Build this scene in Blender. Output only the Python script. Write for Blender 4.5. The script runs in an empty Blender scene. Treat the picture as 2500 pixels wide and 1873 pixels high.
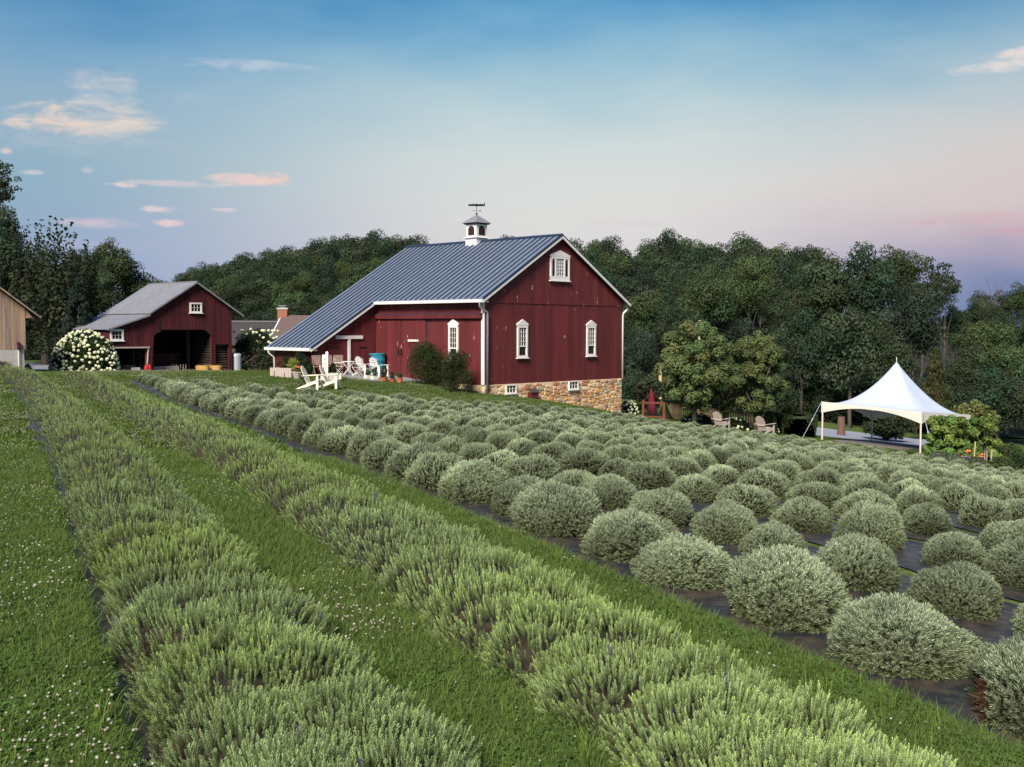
import bpy, math, random
import numpy as np
from mathutils import Vector, Matrix

# ------------------------------------------------------------------ camera, world, light, exposure
scene = bpy.context.scene
F, PITCH, ROLL = 2600.0, 0.0516, 0.0033          # focal length in pixels of a 2500 px wide picture
cam_d = bpy.data.cameras.new("camera"); cam = bpy.data.objects.new("camera", cam_d)
scene.collection.objects.link(cam); scene.camera = cam
cam_d.sensor_width = 36.0; cam_d.lens = 36.0 * F / 2500.0
cam_d.clip_start = 0.05; cam_d.clip_end = 3000
cam.matrix_world = Matrix.Rotation(math.pi/2 - PITCH, 4, 'X') @ Matrix.Rotation(ROLL, 4, 'Z')
scene.view_settings.view_transform = 'Standard'; scene.view_settings.look = 'None'
scene.view_settings.exposure = 0.42; scene.view_settings.gamma = 1.0
scene.view_settings.use_curve_mapping = False

def s2l(c):
    return tuple((v/255/12.92) if v/255 <= .04045 else ((v/255+.055)/1.055)**2.4 for v in c) + (1,)

sun_d = bpy.data.lights.new("sun", 'SUN'); sun = bpy.data.objects.new("sun", sun_d)
scene.collection.objects.link(sun)
sun_d.energy = 5.0; sun_d.angle = math.radians(20); sun_d.color = (1.0, .93, .84)
SDIR = Vector((-.27, -.74, .62)).normalized()       # towards the afterglow, behind and left of the camera
sun.rotation_euler = SDIR.to_track_quat('Z', 'Y').to_euler()

world = bpy.data.worlds.new("World"); scene.world = world; world.use_nodes = True
def build_world():
    nt = world.node_tree; N = nt.nodes; L = nt.links; N.clear()
    def m(op, a, b=None, c=None):
        n = N.new('ShaderNodeMath'); n.operation = op
        for i, v in enumerate((a, b, c)):
            if v is None: continue
            if isinstance(v, (int, float)): n.inputs[i].default_value = v
            else: L.new(v, n.inputs[i])
        return n.outputs[0]
    tc = N.new('ShaderNodeTexCoord'); sp = N.new('ShaderNodeSeparateXYZ'); L.new(tc.outputs['Generated'], sp.inputs[0])
    X, Y, Z = sp.outputs
    el = m('MULTIPLY', m('ARCSINE', m('MINIMUM', m('MAXIMUM', Z, -1.0), 1.0)), 57.2958)
    az = m('MULTIPLY', m('ARCTAN2', X, Y), 57.2958)
    cb = N.new('ShaderNodeCombineXYZ'); L.new(m('MULTIPLY', az, .05), cb.inputs[0]); L.new(m('MULTIPLY', el, .16), cb.inputs[1])
    nz = N.new('ShaderNodeTexNoise'); nz.inputs['Scale'].default_value = 1.6; nz.inputs['Detail'].default_value = 4; nz.inputs['Roughness'].default_value = .5
    L.new(cb.outputs[0], nz.inputs['Vector'])
    elw = m('ADD', el, m('MULTIPLY', m('SUBTRACT', nz.outputs[0], .5), 4.6))
    # elevation ramps for three compass directions; 0..40 degrees -> 0..1
    def ramp(stops):
        r = N.new('ShaderNodeValToRGB'); cr = r.color_ramp; cr.interpolation = 'B_SPLINE'
        while len(cr.elements) > 1: cr.elements.remove(cr.elements[-1])
        cr.elements[0].position = stops[0][0]/40; cr.elements[0].color = s2l(stops[0][1])
        for p, c in stops[1:]:
            e = cr.elements.new(p/40); e.color = s2l(c)
        L.new(m('DIVIDE', elw, 40.0), r.inputs[0]); return r.outputs[0]
    left = ramp([(0,(128,150,185)),(2.5,(146,164,200)),(4.5,(152,172,200)),(7,(142,176,196)),(9.5,(152,180,198)),(12,(142,176,202)),(14.5,(108,160,198)),(17,(62,128,180)),(24,(40,100,158)),(40,(26,70,128))])
    mid  = ramp([(0,(175,180,205)),(2.5,(212,206,214)),(4.5,(220,216,216)),(7,(220,222,219)),(9.5,(208,219,219)),(12,(180,206,215)),(14.5,(136,184,211)),(17,(78,150,200)),(24,(44,112,170)),(40,(26,72,132))])
    right= ramp([(0,(92,120,165)),(1.6,(112,132,172)),(3.4,(156,154,184)),(5,(198,180,190)),(7,(216,202,200)),(9.5,(208,206,206)),(12,(182,200,209)),(14.5,(132,176,204)),(17,(82,142,186)),(24,(44,104,158)),(40,(26,70,128))])
    def ss(v, a, b):
        n = N.new('ShaderNodeMapRange'); n.interpolation_type = 'SMOOTHSTEP'
        n.inputs['From Min'].default_value = a; n.inputs['From Max'].default_value = b
        L.new(v, n.inputs['Value']); return n.outputs[0]
    def mix(f, a, b):
        n = N.new('ShaderNodeMix'); n.data_type = 'RGBA'
        if isinstance(f, (int, float)): n.inputs[0].default_value = f
        else: L.new(f, n.inputs[0])
        for i, v in ((6, a), (7, b)):
            if isinstance(v, tuple): n.inputs[i].default_value = v
            else: L.new(v, n.inputs[i])
        return n.outputs[2]
    col = mix(ss(az, -26, 2), left, mid); col = mix(ss(az, 6, 27), col, right)
    # wisps and small clouds: (px, py, half width px, half height px, strength, colour, softness)
    clouds = [(215,298,165,36,1.0,(238,218,202),.5),(245,240,75,60,.75,(214,210,208),.7),(38,303,38,14,1.0,(240,216,202),.5),(150,308,70,22,.7,(250,214,192),.7),
              (300,220,32,60,.4,(205,208,210),.8),(180,330,250,46,.45,(196,200,210),.9),
              (620,162,150,14,.85,(196,206,220),.7),(480,238,60,16,.3,(190,200,212),.8),
              (590,440,110,15,1.0,(236,208,204),.5),(440,448,150,8,.75,(228,210,210),.6),(295,451,40,7,.95,(232,214,212),.5),(660,432,50,14,.8,(246,206,192),.6),
              (16,369,15,8,.9,(226,214,210),.5),(76,420,26,6,.8,(222,212,212),.5),(215,416,16,8,.6,(214,212,214),.5),
              (390,511,48,8,.95,(230,210,214),.4),(548,513,30,6,.9,(226,210,214),.4),(415,545,34,9,.95,(236,206,210),.4),(232,545,95,12,.85,(224,200,210),.7),(215,600,110,18,.45,(206,188,214),.8),
              (2440,160,110,15,1.0,(236,222,216),.45),(2480,132,60,14,.9,(240,224,216),.5),
              (2420,535,170,16,.6,(214,164,182),.8),(2460,565,110,10,.7,(214,160,180),.7),(1290,520,110,10,.35,(228,206,206),.8),(1560,545,200,12,.25,(220,196,204),.9)]
    nz2 = N.new('ShaderNodeTexNoise'); nz2.inputs['Scale'].default_value = 9.; nz2.inputs['Detail'].default_value = 6; nz2.inputs['Roughness'].default_value = .58
    nz2.inputs['Distortion'].default_value = .6
    L.new(cb.outputs[0], nz2.inputs['Vector']); nv = m('MULTIPLY', m('SUBTRACT', nz2.outputs[0], .5), 2.6)
    for (px, py, hw, hh, st, c, soft) in clouds:
        d = Vector(ray(px, py)).normalized()
        a0 = math.degrees(math.atan2(d.x, d.y)); e0 = math.degrees(math.asin(d.z))
        k = 57.3/F
        dx = m('DIVIDE', m('SUBTRACT', az, a0), hw*k*1.1); dy = m('DIVIDE', m('SUBTRACT', el, e0), hh*k*1.15)
        r2 = m('ADD', m('MULTIPLY', dx, dx), m('MULTIPLY', dy, dy))
        v = m('SUBTRACT', m('ADD', 1.0, m('MULTIPLY', nv, 1.35)), r2)
        f = m('MULTIPLY', ss(v, 0.0, .9 + soft), st*.92)
        col = mix(f, col, s2l(c))
    bg = N.new('ShaderNodeBackground'); L.new(col, bg.inputs[0]); bg.inputs[1].default_value = 0.75
    o = N.new('ShaderNodeOutputWorld'); L.new(bg.outputs[0], o.inputs[0])

# ------------------------------------------------------------------ picture point <-> place
def ray(px, py):
    X, Y = px-1250.0, py-936.5; cr, sr = math.cos(ROLL), math.sin(ROLL)
    X, Y = cr*X + sr*Y, -sr*X + cr*Y
    dx, up = X/F, -Y/F; c, s = math.cos(PITCH), math.sin(PITCH)
    return np.array([dx, c+up*s, -s+up*c])
def proj(P):
    c, s = math.cos(PITCH), math.sin(PITCH)
    d = P[1]*c-P[2]*s; up = P[1]*s+P[2]*c
    X, Y = P[0]/d*F, -up/d*F; cr, sr = math.cos(ROLL), math.sin(ROLL)
    return 1250+cr*X-sr*Y, 936.5+sr*X+cr*Y
def at(px, py, D):
    k = ray(px, py); return Vector(k*(D/k[1]))
build_world()

CP=[(-3.10,8.27,-1.89),(-4.04,10.17,-1.89),(-5.22,12.59,-1.90),(-6.52,15.53,-1.93),(-8.30,19.05,-1.97),(-2.54,7.05,-1.90),(-1.77,5.14,-1.91),(-8.59,24.41,-2.10),(-5.95,18.27,-2.00),(-4.07,14.23,-1.96),(-3.19,12.51,-1.96),(-2.19,10.59,-1.96),(-1.56,9.27,-1.97),(-0.84,7.61,-1.98),(-0.02,6.21,-2.00),(-6.77,25.05,-2.14),(-4.52,20.22,-2.08),(-3.14,17.06,-2.05),(-2.39,15.63,-2.05),(-0.88,12.63,-2.05),(-0.16,10.74,-2.05),(0.86,8.82,-2.07),(1.22,7.66,-2.08),(1.91,6.53,-2.10),(-1.28,52.00,-3.20),(6.21,60.00,-4.85),(-10.52,56.00,-2.42),(-5.96,58.00,-2.56),(-17.40,66.00,-2.74),(-24.87,68.00,-2.77),(18.37,62.90,-6.58),(22.62,58.50,-6.83),(22.78,67.00,-7.10),(0.00,0.00,-1.96),(4.00,3.00,-2.20),(-4.00,3.00,-1.80),(6.00,8.00,-2.37),(21.77,45.00,-6.24),(-15.44,44.00,-2.21),(-26.52,56.00,-2.41),(-23.72,56.00,-2.44),(-0.96,47.00,-3.31),(-4.43,46.00,-2.99),(8.86,51.00,-4.74),(-30.00,20.00,-2.00),(-40.00,60.00,-2.60),(-15.00,0.00,-1.90),(15.00,0.00,-3.30),(35.00,30.00,-7.60),(40.00,60.00,-8.30),(0.00,95.00,-4.50),(-30.00,100.00,-2.10),(35.00,90.00,-8.00),(0.00,-15.00,-2.00),(27.00,63.00,-7.30),(-150.00,150.00,-1.00),(0,104,-3.8),(-45,108,-2.0),(45,100,-7),(-30,128,1.5),(0,128,1.5),(30,122,-.5),(-35,150,5),(0,150,5),(30,142,2.5),(-30,175,7),(0,175,7),(40,175,3),(55,130,-5),(-65,140,-2.2),(-62,170,-1.5),(150.00,150.00,-6.00),(-120.00,0.00,-2.00),(120.00,0.00,-10.00),(0.00,-70.00,-2.00),(0.00,350.00,4.00),(-300.00,300.00,4.00),(300.00,300.00,-5.00),(60.00,120.00,-7.00),(-60.00,120.00,-2.50)]
CPA = np.array(CP); _S = 20.0
def _U(r): return np.where(r > 0, r*r*np.log(r+1e-9), 0)
def _tps():
    P = CPA; n = len(P)
    K = _U(np.hypot(P[:,None,0]-P[None,:,0], P[:,None,1]-P[None,:,1])/_S)+np.eye(n)*.02
    Q = np.c_[np.ones(n), P[:,:2]/_S]; M = np.block([[K, Q], [Q.T, np.zeros((3,3))]])
    return np.linalg.solve(M, np.r_[P[:,2], 0, 0, 0])
_W = _tps()
def T(x, y):
    x = np.clip(np.atleast_1d(np.asarray(x, float)), -300, 300); y = np.clip(np.atleast_1d(np.asarray(y, float)), -70, 350)
    out = np.empty(len(x))
    for i in range(0, len(x), 20000):
        a, b = x[i:i+20000], y[i:i+20000]
        out[i:i+20000] = _U(np.hypot(a[:,None]-CPA[:,0], b[:,None]-CPA[:,1])/_S)@_W[:len(CPA)]+_W[-3]+_W[-2]*a/_S+_W[-1]*b/_S
    return out
def gz(x, y): return float(T(x, y)[0])
def H(px, py, off=0.0):                      # where the sight line meets the ground
    k = ray(px, py); s = np.concatenate([np.linspace(2, 40, 1500), np.linspace(40.03, 160, 2500)])
    g = k[2]*s-T(k[0]*s, k[1]*s)-off; i = np.where((g[:-1] > 0) & (g[1:] <= 0))[0]
    j = i[0] if len(i) else len(s)-1
    return Vector(k*s[j])

# ------------------------------------------------------------------ helpers
C = scene.collection
rnd = random.Random(7); R = np.random.RandomState(11)
def mesh(name, V, Fc, mat=None, col=None, smooth=False):
    me = bpy.data.meshes.new(name)
    V = np.asarray(V, np.float32).reshape(-1, 3)
    if isinstance(Fc, np.ndarray):
        k = Fc.shape[1]; me.vertices.add(len(V)); me.vertices.foreach_set('co', V.ravel())
        me.loops.add(Fc.size); me.loops.foreach_set('vertex_index', Fc.ravel().astype(np.int32))
        me.polygons.add(len(Fc)); me.polygons.foreach_set('loop_start', np.arange(0, Fc.size, k, dtype=np.int32))
        me.polygons.foreach_set('loop_total', np.full(len(Fc), k, np.int32)); me.update(calc_edges=True)
    else:
        me.from_pydata([tuple(map(float, v)) for v in V], [], Fc)
    if col is not None:
        at_ = me.color_attributes.new('Col', 'FLOAT_COLOR', 'POINT')
        cc = np.ones((len(V), 4), np.float32); cc[:, :3] = col; at_.data.foreach_set('color', cc.ravel())
    if mat:
        for mm in (mat if isinstance(mat, (list, tuple)) else [mat]): me.materials.append(mm)
    if smooth: me.polygons.foreach_set('use_smooth', [True]*len(me.polygons))
    return me
def link(name, me, parent=None, loc=(0,0,0), rot=(0,0,0), scale=(1,1,1)):
    o = bpy.data.objects.new(name, me); C.objects.link(o)
    if parent: o.parent = parent
    o.location = loc; o.rotation_euler = rot; o.scale = scale
    return o
def tag(o, label=None, cat=None, group=None, kind=None):
    if label: o['label'] = label
    if cat: o['category'] = cat
    if group: o['group'] = group
    if kind: o['kind'] = kind
    return o
def thing(name, label, cat, loc=(0,0,0), rz=0.0, group=None, scale=(1,1,1)):
    return tag(link(name, None, None, loc, (0,0,rz), scale), label, cat, group)

class MB:                                   # collects simple shapes into one mesh
    def __init__(s): s.V = []; s.F = []
    def add(s, V, Fc):
        b = len(s.V); s.V += [tuple(v) for v in V]; s.F += [tuple(i+b for i in f) for f in Fc]; return s
    def box(s, x0, x1, y0, y1, z0, z1, M=None):
        V = [Vector((x, y, z)) for x in (x0, x1) for y in (y0, y1) for z in (z0, z1)]
        if M: V = [M @ v for v in V]
        return s.add(V, [(0,1,3,2),(4,6,7,5),(0,4,5,1),(2,3,7,6),(0,2,6,4),(1,5,7,3)])
    def bar(s, a, b, w, h=None):             # square bar between two points
        a, b = Vector(a), Vector(b); h = h or w; d = (b-a); l = d.length
        if l < 1e-6: return s
        q = d.to_track_quat('Z', 'Y').to_matrix().to_4x4(); M = Matrix.Translation(a) @ q
        return s.box(-w/2, w/2, -h/2, h/2, 0, l, M)
    def prism(s, poly, vec):                  # polygon of 3D points pushed along vec
        n = len(poly); P = [Vector(p) for p in poly]; vec = Vector(vec)
        V = P+[p+vec for p in P]
        return s.add(V, [tuple(range(n))[::-1], tuple(range(n, 2*n))]+[(i, (i+1) % n, (i+1) % n+n, i+n) for i in range(n)])
    def tube(s, pts, rad, n=7, cap=True):
        pts = [Vector(p) for p in pts]; rad = rad if isinstance(rad, (list, tuple)) else [rad]*len(pts)
        b = len(s.V); up = Vector((.3, .2, 1))
        for i, p in enumerate(pts):
            d = (pts[min(i+1, len(pts)-1)]-pts[max(i-1, 0)]).normalized()
            a = d.cross(up if abs(d.dot(up.normalized())) < .95 else Vector((1,0,0))).normalized(); c = d.cross(a)
            for k in range(n):
                t = 2*math.pi*k/n; s.V.append(tuple(p+(a*math.cos(t)+c*math.sin(t))*rad[i]))
        for i in range(len(pts)-1):
            for k in range(n):
                s.F.append((b+i*n+k, b+i*n+(k+1) % n, b+(i+1)*n+(k+1) % n, b+(i+1)*n+k))
        if cap: s.F.append(tuple(b+k for k in range(n))[::-1]); s.F.append(tuple(b+(len(pts)-1)*n+k for k in range(n)))
        return s
    def lathe(s, prof, n=20, c=(0,0,0)):
        b = len(s.V)
        for r, z in prof:
            for k in range(n):
                t = 2*math.pi*k/n; s.V.append((c[0]+r*math.cos(t), c[1]+r*math.sin(t), c[2]+z))
        for i in range(len(prof)-1):
            for k in range(n):
                s.F.append((b+i*n+k, b+i*n+(k+1) % n, b+(i+1)*n+(k+1) % n, b+(i+1)*n+k))
        return s
    def me(s, name, mat, smooth=False): return mesh(name, s.V, s.F, mat, smooth=smooth)
    def obj(s, name, mat, parent=None, smooth=False, **k): return link(name, s.me(name, mat, smooth), parent, **k)

# ------------------------------------------------------------------ materials
def material(name, base, rough=.7, noise=0., nscale=3., obj_var=0., bump=0., bscale=20., metal=0., spec=.3, second=None, streak=False, attr=False, trans=0., flecks=None, coords='Object'):
    m = bpy.data.materials.new(name); m.use_nodes = True; nt = m.node_tree; N = nt.nodes; L = nt.links
    b = N['Principled BSDF']; out = N['Material Output']
    b.inputs['Roughness'].default_value = rough; b.inputs['Metallic'].default_value = metal
    b.inputs['Specular IOR Level'].default_value = spec
    tc = N.new('ShaderNodeTexCoord'); mp = N.new('ShaderNodeMapping'); L.new(tc.outputs[coords], mp.inputs[0])
    if streak: mp.inputs['Scale'].default_value = (1, 1, .07)
    if attr:
        a = N.new('ShaderNodeVertexColor'); a.layer_name = 'Col'; c = a.outputs[0]
    else:
        rgb = N.new('ShaderNodeRGB'); rgb.outputs[0].default_value = (*base, 1); c = rgb.outputs[0]
    def noise_node(sc, det=5, rg=.6):
        n = N.new('ShaderNodeTexNoise'); n.inputs['Scale'].default_value = sc; n.inputs['Detail'].default_value = det
        n.inputs['Roughness'].default_value = rg; L.new(mp.outputs[0], n.inputs['Vector']); return n.outputs[0]
    if second is not None:
        r = N.new('ShaderNodeValToRGB'); r.color_ramp.elements[0].position = .38; r.color_ramp.elements[1].position = .62
        L.new(noise_node(nscale), r.inputs[0]); x = N.new('ShaderNodeMix'); x.data_type = 'RGBA'
        L.new(r.outputs[0], x.inputs[0]); L.new(c, x.inputs[6]); x.inputs[7].default_value = (*second, 1); c = x.outputs[2]
    if noise or obj_var:
        hsv = N.new('ShaderNodeHueSaturation'); L.new(c, hsv.inputs['Color']); v = None
        if noise:
            mr = N.new('ShaderNodeMapRange'); L.new(noise_node(nscale*1.7), mr.inputs[0]); mr.inputs[1].default_value = .3; mr.inputs[2].default_value = .7
            mr.inputs[3].default_value = 1-noise; mr.inputs[4].default_value = 1+noise; v = mr.outputs[0]
        if obj_var:
            oi = N.new('ShaderNodeObjectInfo'); mr2 = N.new('ShaderNodeMapRange'); L.new(oi.outputs['Random'], mr2.inputs[0])
            mr2.inputs[3].default_value = 1-obj_var; mr2.inputs[4].default_value = 1+obj_var
            if v is None: v = mr2.outputs[0]
            else:
                mu = N.new('ShaderNodeMath'); mu.operation = 'MULTIPLY'; L.new(v, mu.inputs[0]); L.new(mr2.outputs[0], mu.inputs[1]); v = mu.outputs[0]
        L.new(v, hsv.inputs['Value']); c = hsv.outputs[0]
    if flecks:                                # small chips of another colour (worn paint)
        fc, fs, th = flecks
        mp2 = N.new('ShaderNodeMapping'); mp2.inputs['Scale'].default_value = (1, 1, .3); L.new(tc.outputs[coords], mp2.inputs[0])
        nn = N.new('ShaderNodeTexNoise'); nn.inputs['Scale'].default_value = fs; nn.inputs['Detail'].default_value = 3; L.new(mp2.outputs[0], nn.inputs['Vector'])
        mr3 = N.new('ShaderNodeMapRange'); mr3.inputs[1].default_value = th; mr3.inputs[2].default_value = th+.02; L.new(nn.outputs[0], mr3.inputs[0])
        x = N.new('ShaderNodeMix'); x.data_type = 'RGBA'; L.new(mr3.outputs[0], x.inputs[0]); L.new(c, x.inputs[6]); x.inputs[7].default_value = (*fc, 1); c = x.outputs[2]
    L.new(c, b.inputs['Base Color'])
    if bump:
        bp = N.new('ShaderNodeBump'); bp.inputs['Strength'].default_value = bump; bp.inputs['Distance'].default_value = .02
        L.new(noise_node(bscale), bp.inputs['Height']); L.new(bp.outputs[0], b.inputs['Normal'])
    if trans:
        d = N.new('ShaderNodeBsdfDiffuse'); t = N.new('ShaderNodeBsdfTranslucent'); mx = N.new('ShaderNodeMixShader')
        L.new(c, d.inputs[0]); L.new(c, t.inputs[0]); mx.inputs[0].default_value = trans
        L.new(d.outputs[0], mx.inputs[1]); L.new(t.outputs[0], mx.inputs[2]); L.new(mx.outputs[0], out.inputs[0])
    return m
M = {}
M['leaf'] = material('leaf', (.1,.1,.1), attr=True, obj_var=.13, trans=.28)
M['lavender'] = material('lavender', (.1,.1,.1), attr=True, obj_var=.17, trans=.22)
M['blade'] = material('blade', (.1,.1,.1), attr=True, obj_var=.25, trans=.3)
M['core'] = material('woody_core', (.035,.030,.018), .95, noise=.4, nscale=12)
M['bark'] = material('bark', (.10,.085,.07), .9, noise=.3, nscale=6, bump=.6, bscale=14)
M['red'] = material('barn_red_paint', (.122,.021,.023), .62, noise=.24, nscale=1.3, obj_var=.11, streak=True, bump=.35, bscale=26, flecks=((.50,.38,.35), 6.5, .715))
M['red_old'] = material('shed_red_paint', (.074,.013,.016), .8, noise=.28, nscale=1.6, obj_var=.18, streak=True, bump=.5, bscale=24, flecks=((.30,.2,.18), 8., .73))
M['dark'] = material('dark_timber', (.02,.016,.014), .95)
M['oldwood'] = material('old_dark_boards', (.075,.06,.048), .9, noise=.3, nscale=3, obj_var=.2)
M['roof'] = material('blue_grey_steel_roof', (.205,.245,.315), .38, noise=.10, nscale=1.2, obj_var=.05, metal=.25, spec=.5)
M['seam'] = material('roof_seam', (.035,.055,.10), .45, metal=.3, spec=.4)
M['galv'] = material('galvanised_roof', (.27,.27,.29), .5, noise=.13, nscale=1.5, obj_var=.05, metal=.2, streak=False)
M['white'] = material('white_paint', (.74,.70,.66), .5, noise=.07, nscale=3, flecks=((.42,.36,.32), 9., .74))
M['whitechair'] = material('white_chair_paint', (.80,.77,.72), .45, noise=.04, nscale=5)
M['cream'] = material('cream_chair_paint', (.80,.74,.60), .5, noise=.05, nscale=5)
M['glass'] = material('window_glass', (.012,.016,.022), .06, spec=.9, obj_var=.3)
M['glass_day'] = material('window_glass_pale', (.09,.13,.17), .1, spec=.9, obj_var=.15)
M['louvre'] = material('louvre_brown', (.045,.022,.022), .7)
M['mortar'] = material('mortar', (.74,.58,.40), .95, noise=.18, nscale=8, bump=.5, bscale=30)
M['pipe'] = material('grey_downspout', (.20,.195,.20), .5, noise=.08)
M['natural'] = material('natural_pine_boards', (.54,.35,.23), .75, noise=.28, nscale=2.4, obj_var=.16, streak=True, second=(.25,.19,.16), bump=.4, bscale=20)
M['concrete'] = material('concrete', (.50,.47,.43), .9, noise=.12, nscale=3)
M['slate'] = material('dark_roof', (.055,.05,.05), .8, noise=.15)
M['shingle'] = material('brown_shingles', (.13,.095,.085), .9, noise=.22, nscale=9)
M['brick'] = material('chimney_brick', (.32,.13,.085), .9, noise=.3, nscale=14)
M['gravel'] = material('gravel', (.24,.24,.27), .95, noise=.25, nscale=25, bump=.6, bscale=60, coords='Object')
M['asphalt'] = material('pale_drive', (.30,.32,.38), .9, noise=.10, nscale=5)
M['patio'] = material('patio_stone', (.27,.27,.28), .85, noise=.15, nscale=3, obj_var=.12)
M['deckboard'] = material('deck_boards', (.15,.13,.125), .8, noise=.15, nscale=3, obj_var=.18)
M['steel'] = material('pale_steel', (.50,.53,.58), .4, metal=.3, noise=.08)
M['blackmetal'] = material('black_metal', (.02,.02,.022), .5)
M['teak'] = material('weathered_teak', (.26,.18,.14), .8, noise=.2, nscale=8, obj_var=.1)
M['greywood'] = material('pale_weathered_wood', (.46,.38,.33), .85, noise=.15, nscale=8)
M['terra'] = material('terracotta', (.48,.13,.05), .8, noise=.12, nscale=8)
M['bluetank'] = material('blue_tank', (.03,.17,.32), .35, noise=.25, nscale=3, second=(.02,.22,.26))
M['straw'] = material('straw', (.50,.30,.10), .9, noise=.4, nscale=30, bump=1., bscale=50)
M['canvas'] = material('tent_canvas', (.56,.63,.76), .55, noise=.05, nscale=.8, trans=.12)
M['canvas2'] = material('tent_valance', (.78,.72,.64), .6, noise=.05, nscale=2, trans=.12)
M['pole'] = material('tent_pole', (.66,.60,.52), .5)
M['umbrella'] = material('crimson_canvas', (.12,.008,.02), .8, noise=.15, nscale=4)
M['gatewood'] = material('red_brown_wood', (.15,.040,.022), .7, noise=.15)
M['picket'] = material('brown_pickets', (.23,.14,.09), .85, noise=.2, obj_var=.2)
M['fabric'] = material('black_weed_fabric', (.020,.022,.026), .45, noise=.3, nscale=6, bump=.5, bscale=12, second=(.07,.055,.04), spec=.5)
M['yellowpole'] = material('pale_pole_wood', (.52,.42,.22), .85, noise=.1)
M['ltrunk'] = material('red_brown_trunk', (.15,.085,.06), .9, noise=.2, nscale=5)
M['carrot'] = material('orange_petals', (.75,.20,.06), .7)
M['purple'] = material('lavender_bloom', (.16,.11,.33), .8)
M['bloom'] = material('hydrangea_bloom', (.60,.62,.30), .8, noise=.25, nscale=9, obj_var=.15, second=(.74,.74,.58), bump=.8, bscale=22)
M['fur'] = material('dog_fur', (.70,.62,.55), .9, noise=.1)
M['fur_tan'] = material('dog_tan_fur', (.42,.22,.09), .9)
M['firewood'] = material('firewood_ends', (.12,.06,.045), .9, obj_var=.3, noise=.3, nscale=10)
M['redcan'] = material('red_can', (.42,.02,.02), .4)

def stone_mat():
    m = material('field_stone', (.4,.25,.15), .9, bump=.7, bscale=16); nt = m.node_tree; N = nt.nodes; L = nt.links
    oi = N.new('ShaderNodeObjectInfo'); r = N.new('ShaderNodeValToRGB'); cr = r.color_ramp; cr.interpolation = 'CONSTANT'
    cols = [(.56,.28,.12),(.62,.36,.16),(.46,.20,.10),(.62,.42,.22),(.54,.29,.16),(.42,.37,.26),(.62,.34,.13),(.60,.42,.25),(.34,.18,.13),(.70,.52,.30),(.54,.34,.22)]
    cr.elements[0].color = (*cols[0], 1); cr.elements[1].position = 1/len(cols); cr.elements[1].color = (*cols[1], 1)
    for i in range(2, len(cols)): e = cr.elements.new(i/len(cols)); e.color = (*cols[i], 1)
    L.new(oi.outputs['Random'], r.inputs[0])
    tc = N.new('ShaderNodeTexCoord'); n = N.new('ShaderNodeTexNoise'); n.inputs['Scale'].default_value = 5; n.inputs['Detail'].default_value = 5
    L.new(tc.outputs['Object'], n.inputs['Vector']); mr = N.new('ShaderNodeMapRange'); mr.inputs[1].default_value = .3; mr.inputs[2].default_value = .7; mr.inputs[3].default_value = .72; mr.inputs[4].default_value = 1.25
    L.new(n.outputs[0], mr.inputs[0]); h = N.new('ShaderNodeHueSaturation'); L.new(r.outputs[0], h.inputs['Color']); L.new(mr.outputs[0], h.inputs['Value'])
    L.new(h.outputs[0], N['Principled BSDF'].inputs['Base Color']); return m
M['stone'] = stone_mat()

def ground_mat():
    m = bpy.data.materials.new('lawn_grass'); m.use_nodes = True; nt = m.node_tree; N = nt.nodes; L = nt.links; b = N['Principled BSDF']
    b.inputs['Roughness'].default_value = .95; b.inputs['Specular IOR Level'].default_value = .1
    g = N.new('ShaderNodeNewGeometry')
    def nz(s, d=4, r=.6, sc=(1,1,1)):
        mp = N.new('ShaderNodeMapping'); mp.inputs['Scale'].default_value = sc; L.new(g.outputs['Position'], mp.inputs[0])
        n = N.new('ShaderNodeTexNoise'); n.inputs['Scale'].default_value = s; n.inputs['Detail'].default_value = d; n.inputs['Roughness'].default_value = r; L.new(mp.outputs[0], n.inputs['Vector']); return n.outputs[0]
    def ramp(v, st):
        r = N.new('ShaderNodeValToRGB'); cr = r.color_ramp
        cr.elements[0].position = st[0][0]; cr.elements[0].color = (*st[0][1], 1); cr.elements[1].position = st[1][0]; cr.elements[1].color = (*st[1][1], 1)
        for p, c in st[2:]: e = cr.elements.new(p); e.color = (*c, 1)
        L.new(v, r.inputs[0]); return r.outputs[0]
    a = ramp(nz(.35, 5), [(.35, (.070,.112,.028)), (.65, (.125,.168,.050))])
    f = ramp(nz(9, 6, .7), [(.35, (.62,.62,.6)), (.65, (1.3,1.3,1.25))])
    mx = N.new('ShaderNodeMix'); mx.data_type = 'RGBA'; mx.blend_type = 'MULTIPLY'; mx.inputs[0].default_value = 1; L.new(a, mx.inputs[6]); L.new(f, mx.inputs[7])
    L.new(mx.outputs[2], b.inputs['Base Color'])
    bp = N.new('ShaderNodeBump'); bp.inputs['Strength'].default_value = .8; bp.inputs['Distance'].default_value = .05; L.new(nz(14, 4, .7), bp.inputs['Height']); L.new(bp.outputs[0], b.inputs['Normal'])
    return m
M['ground'] = ground_mat()

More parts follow.
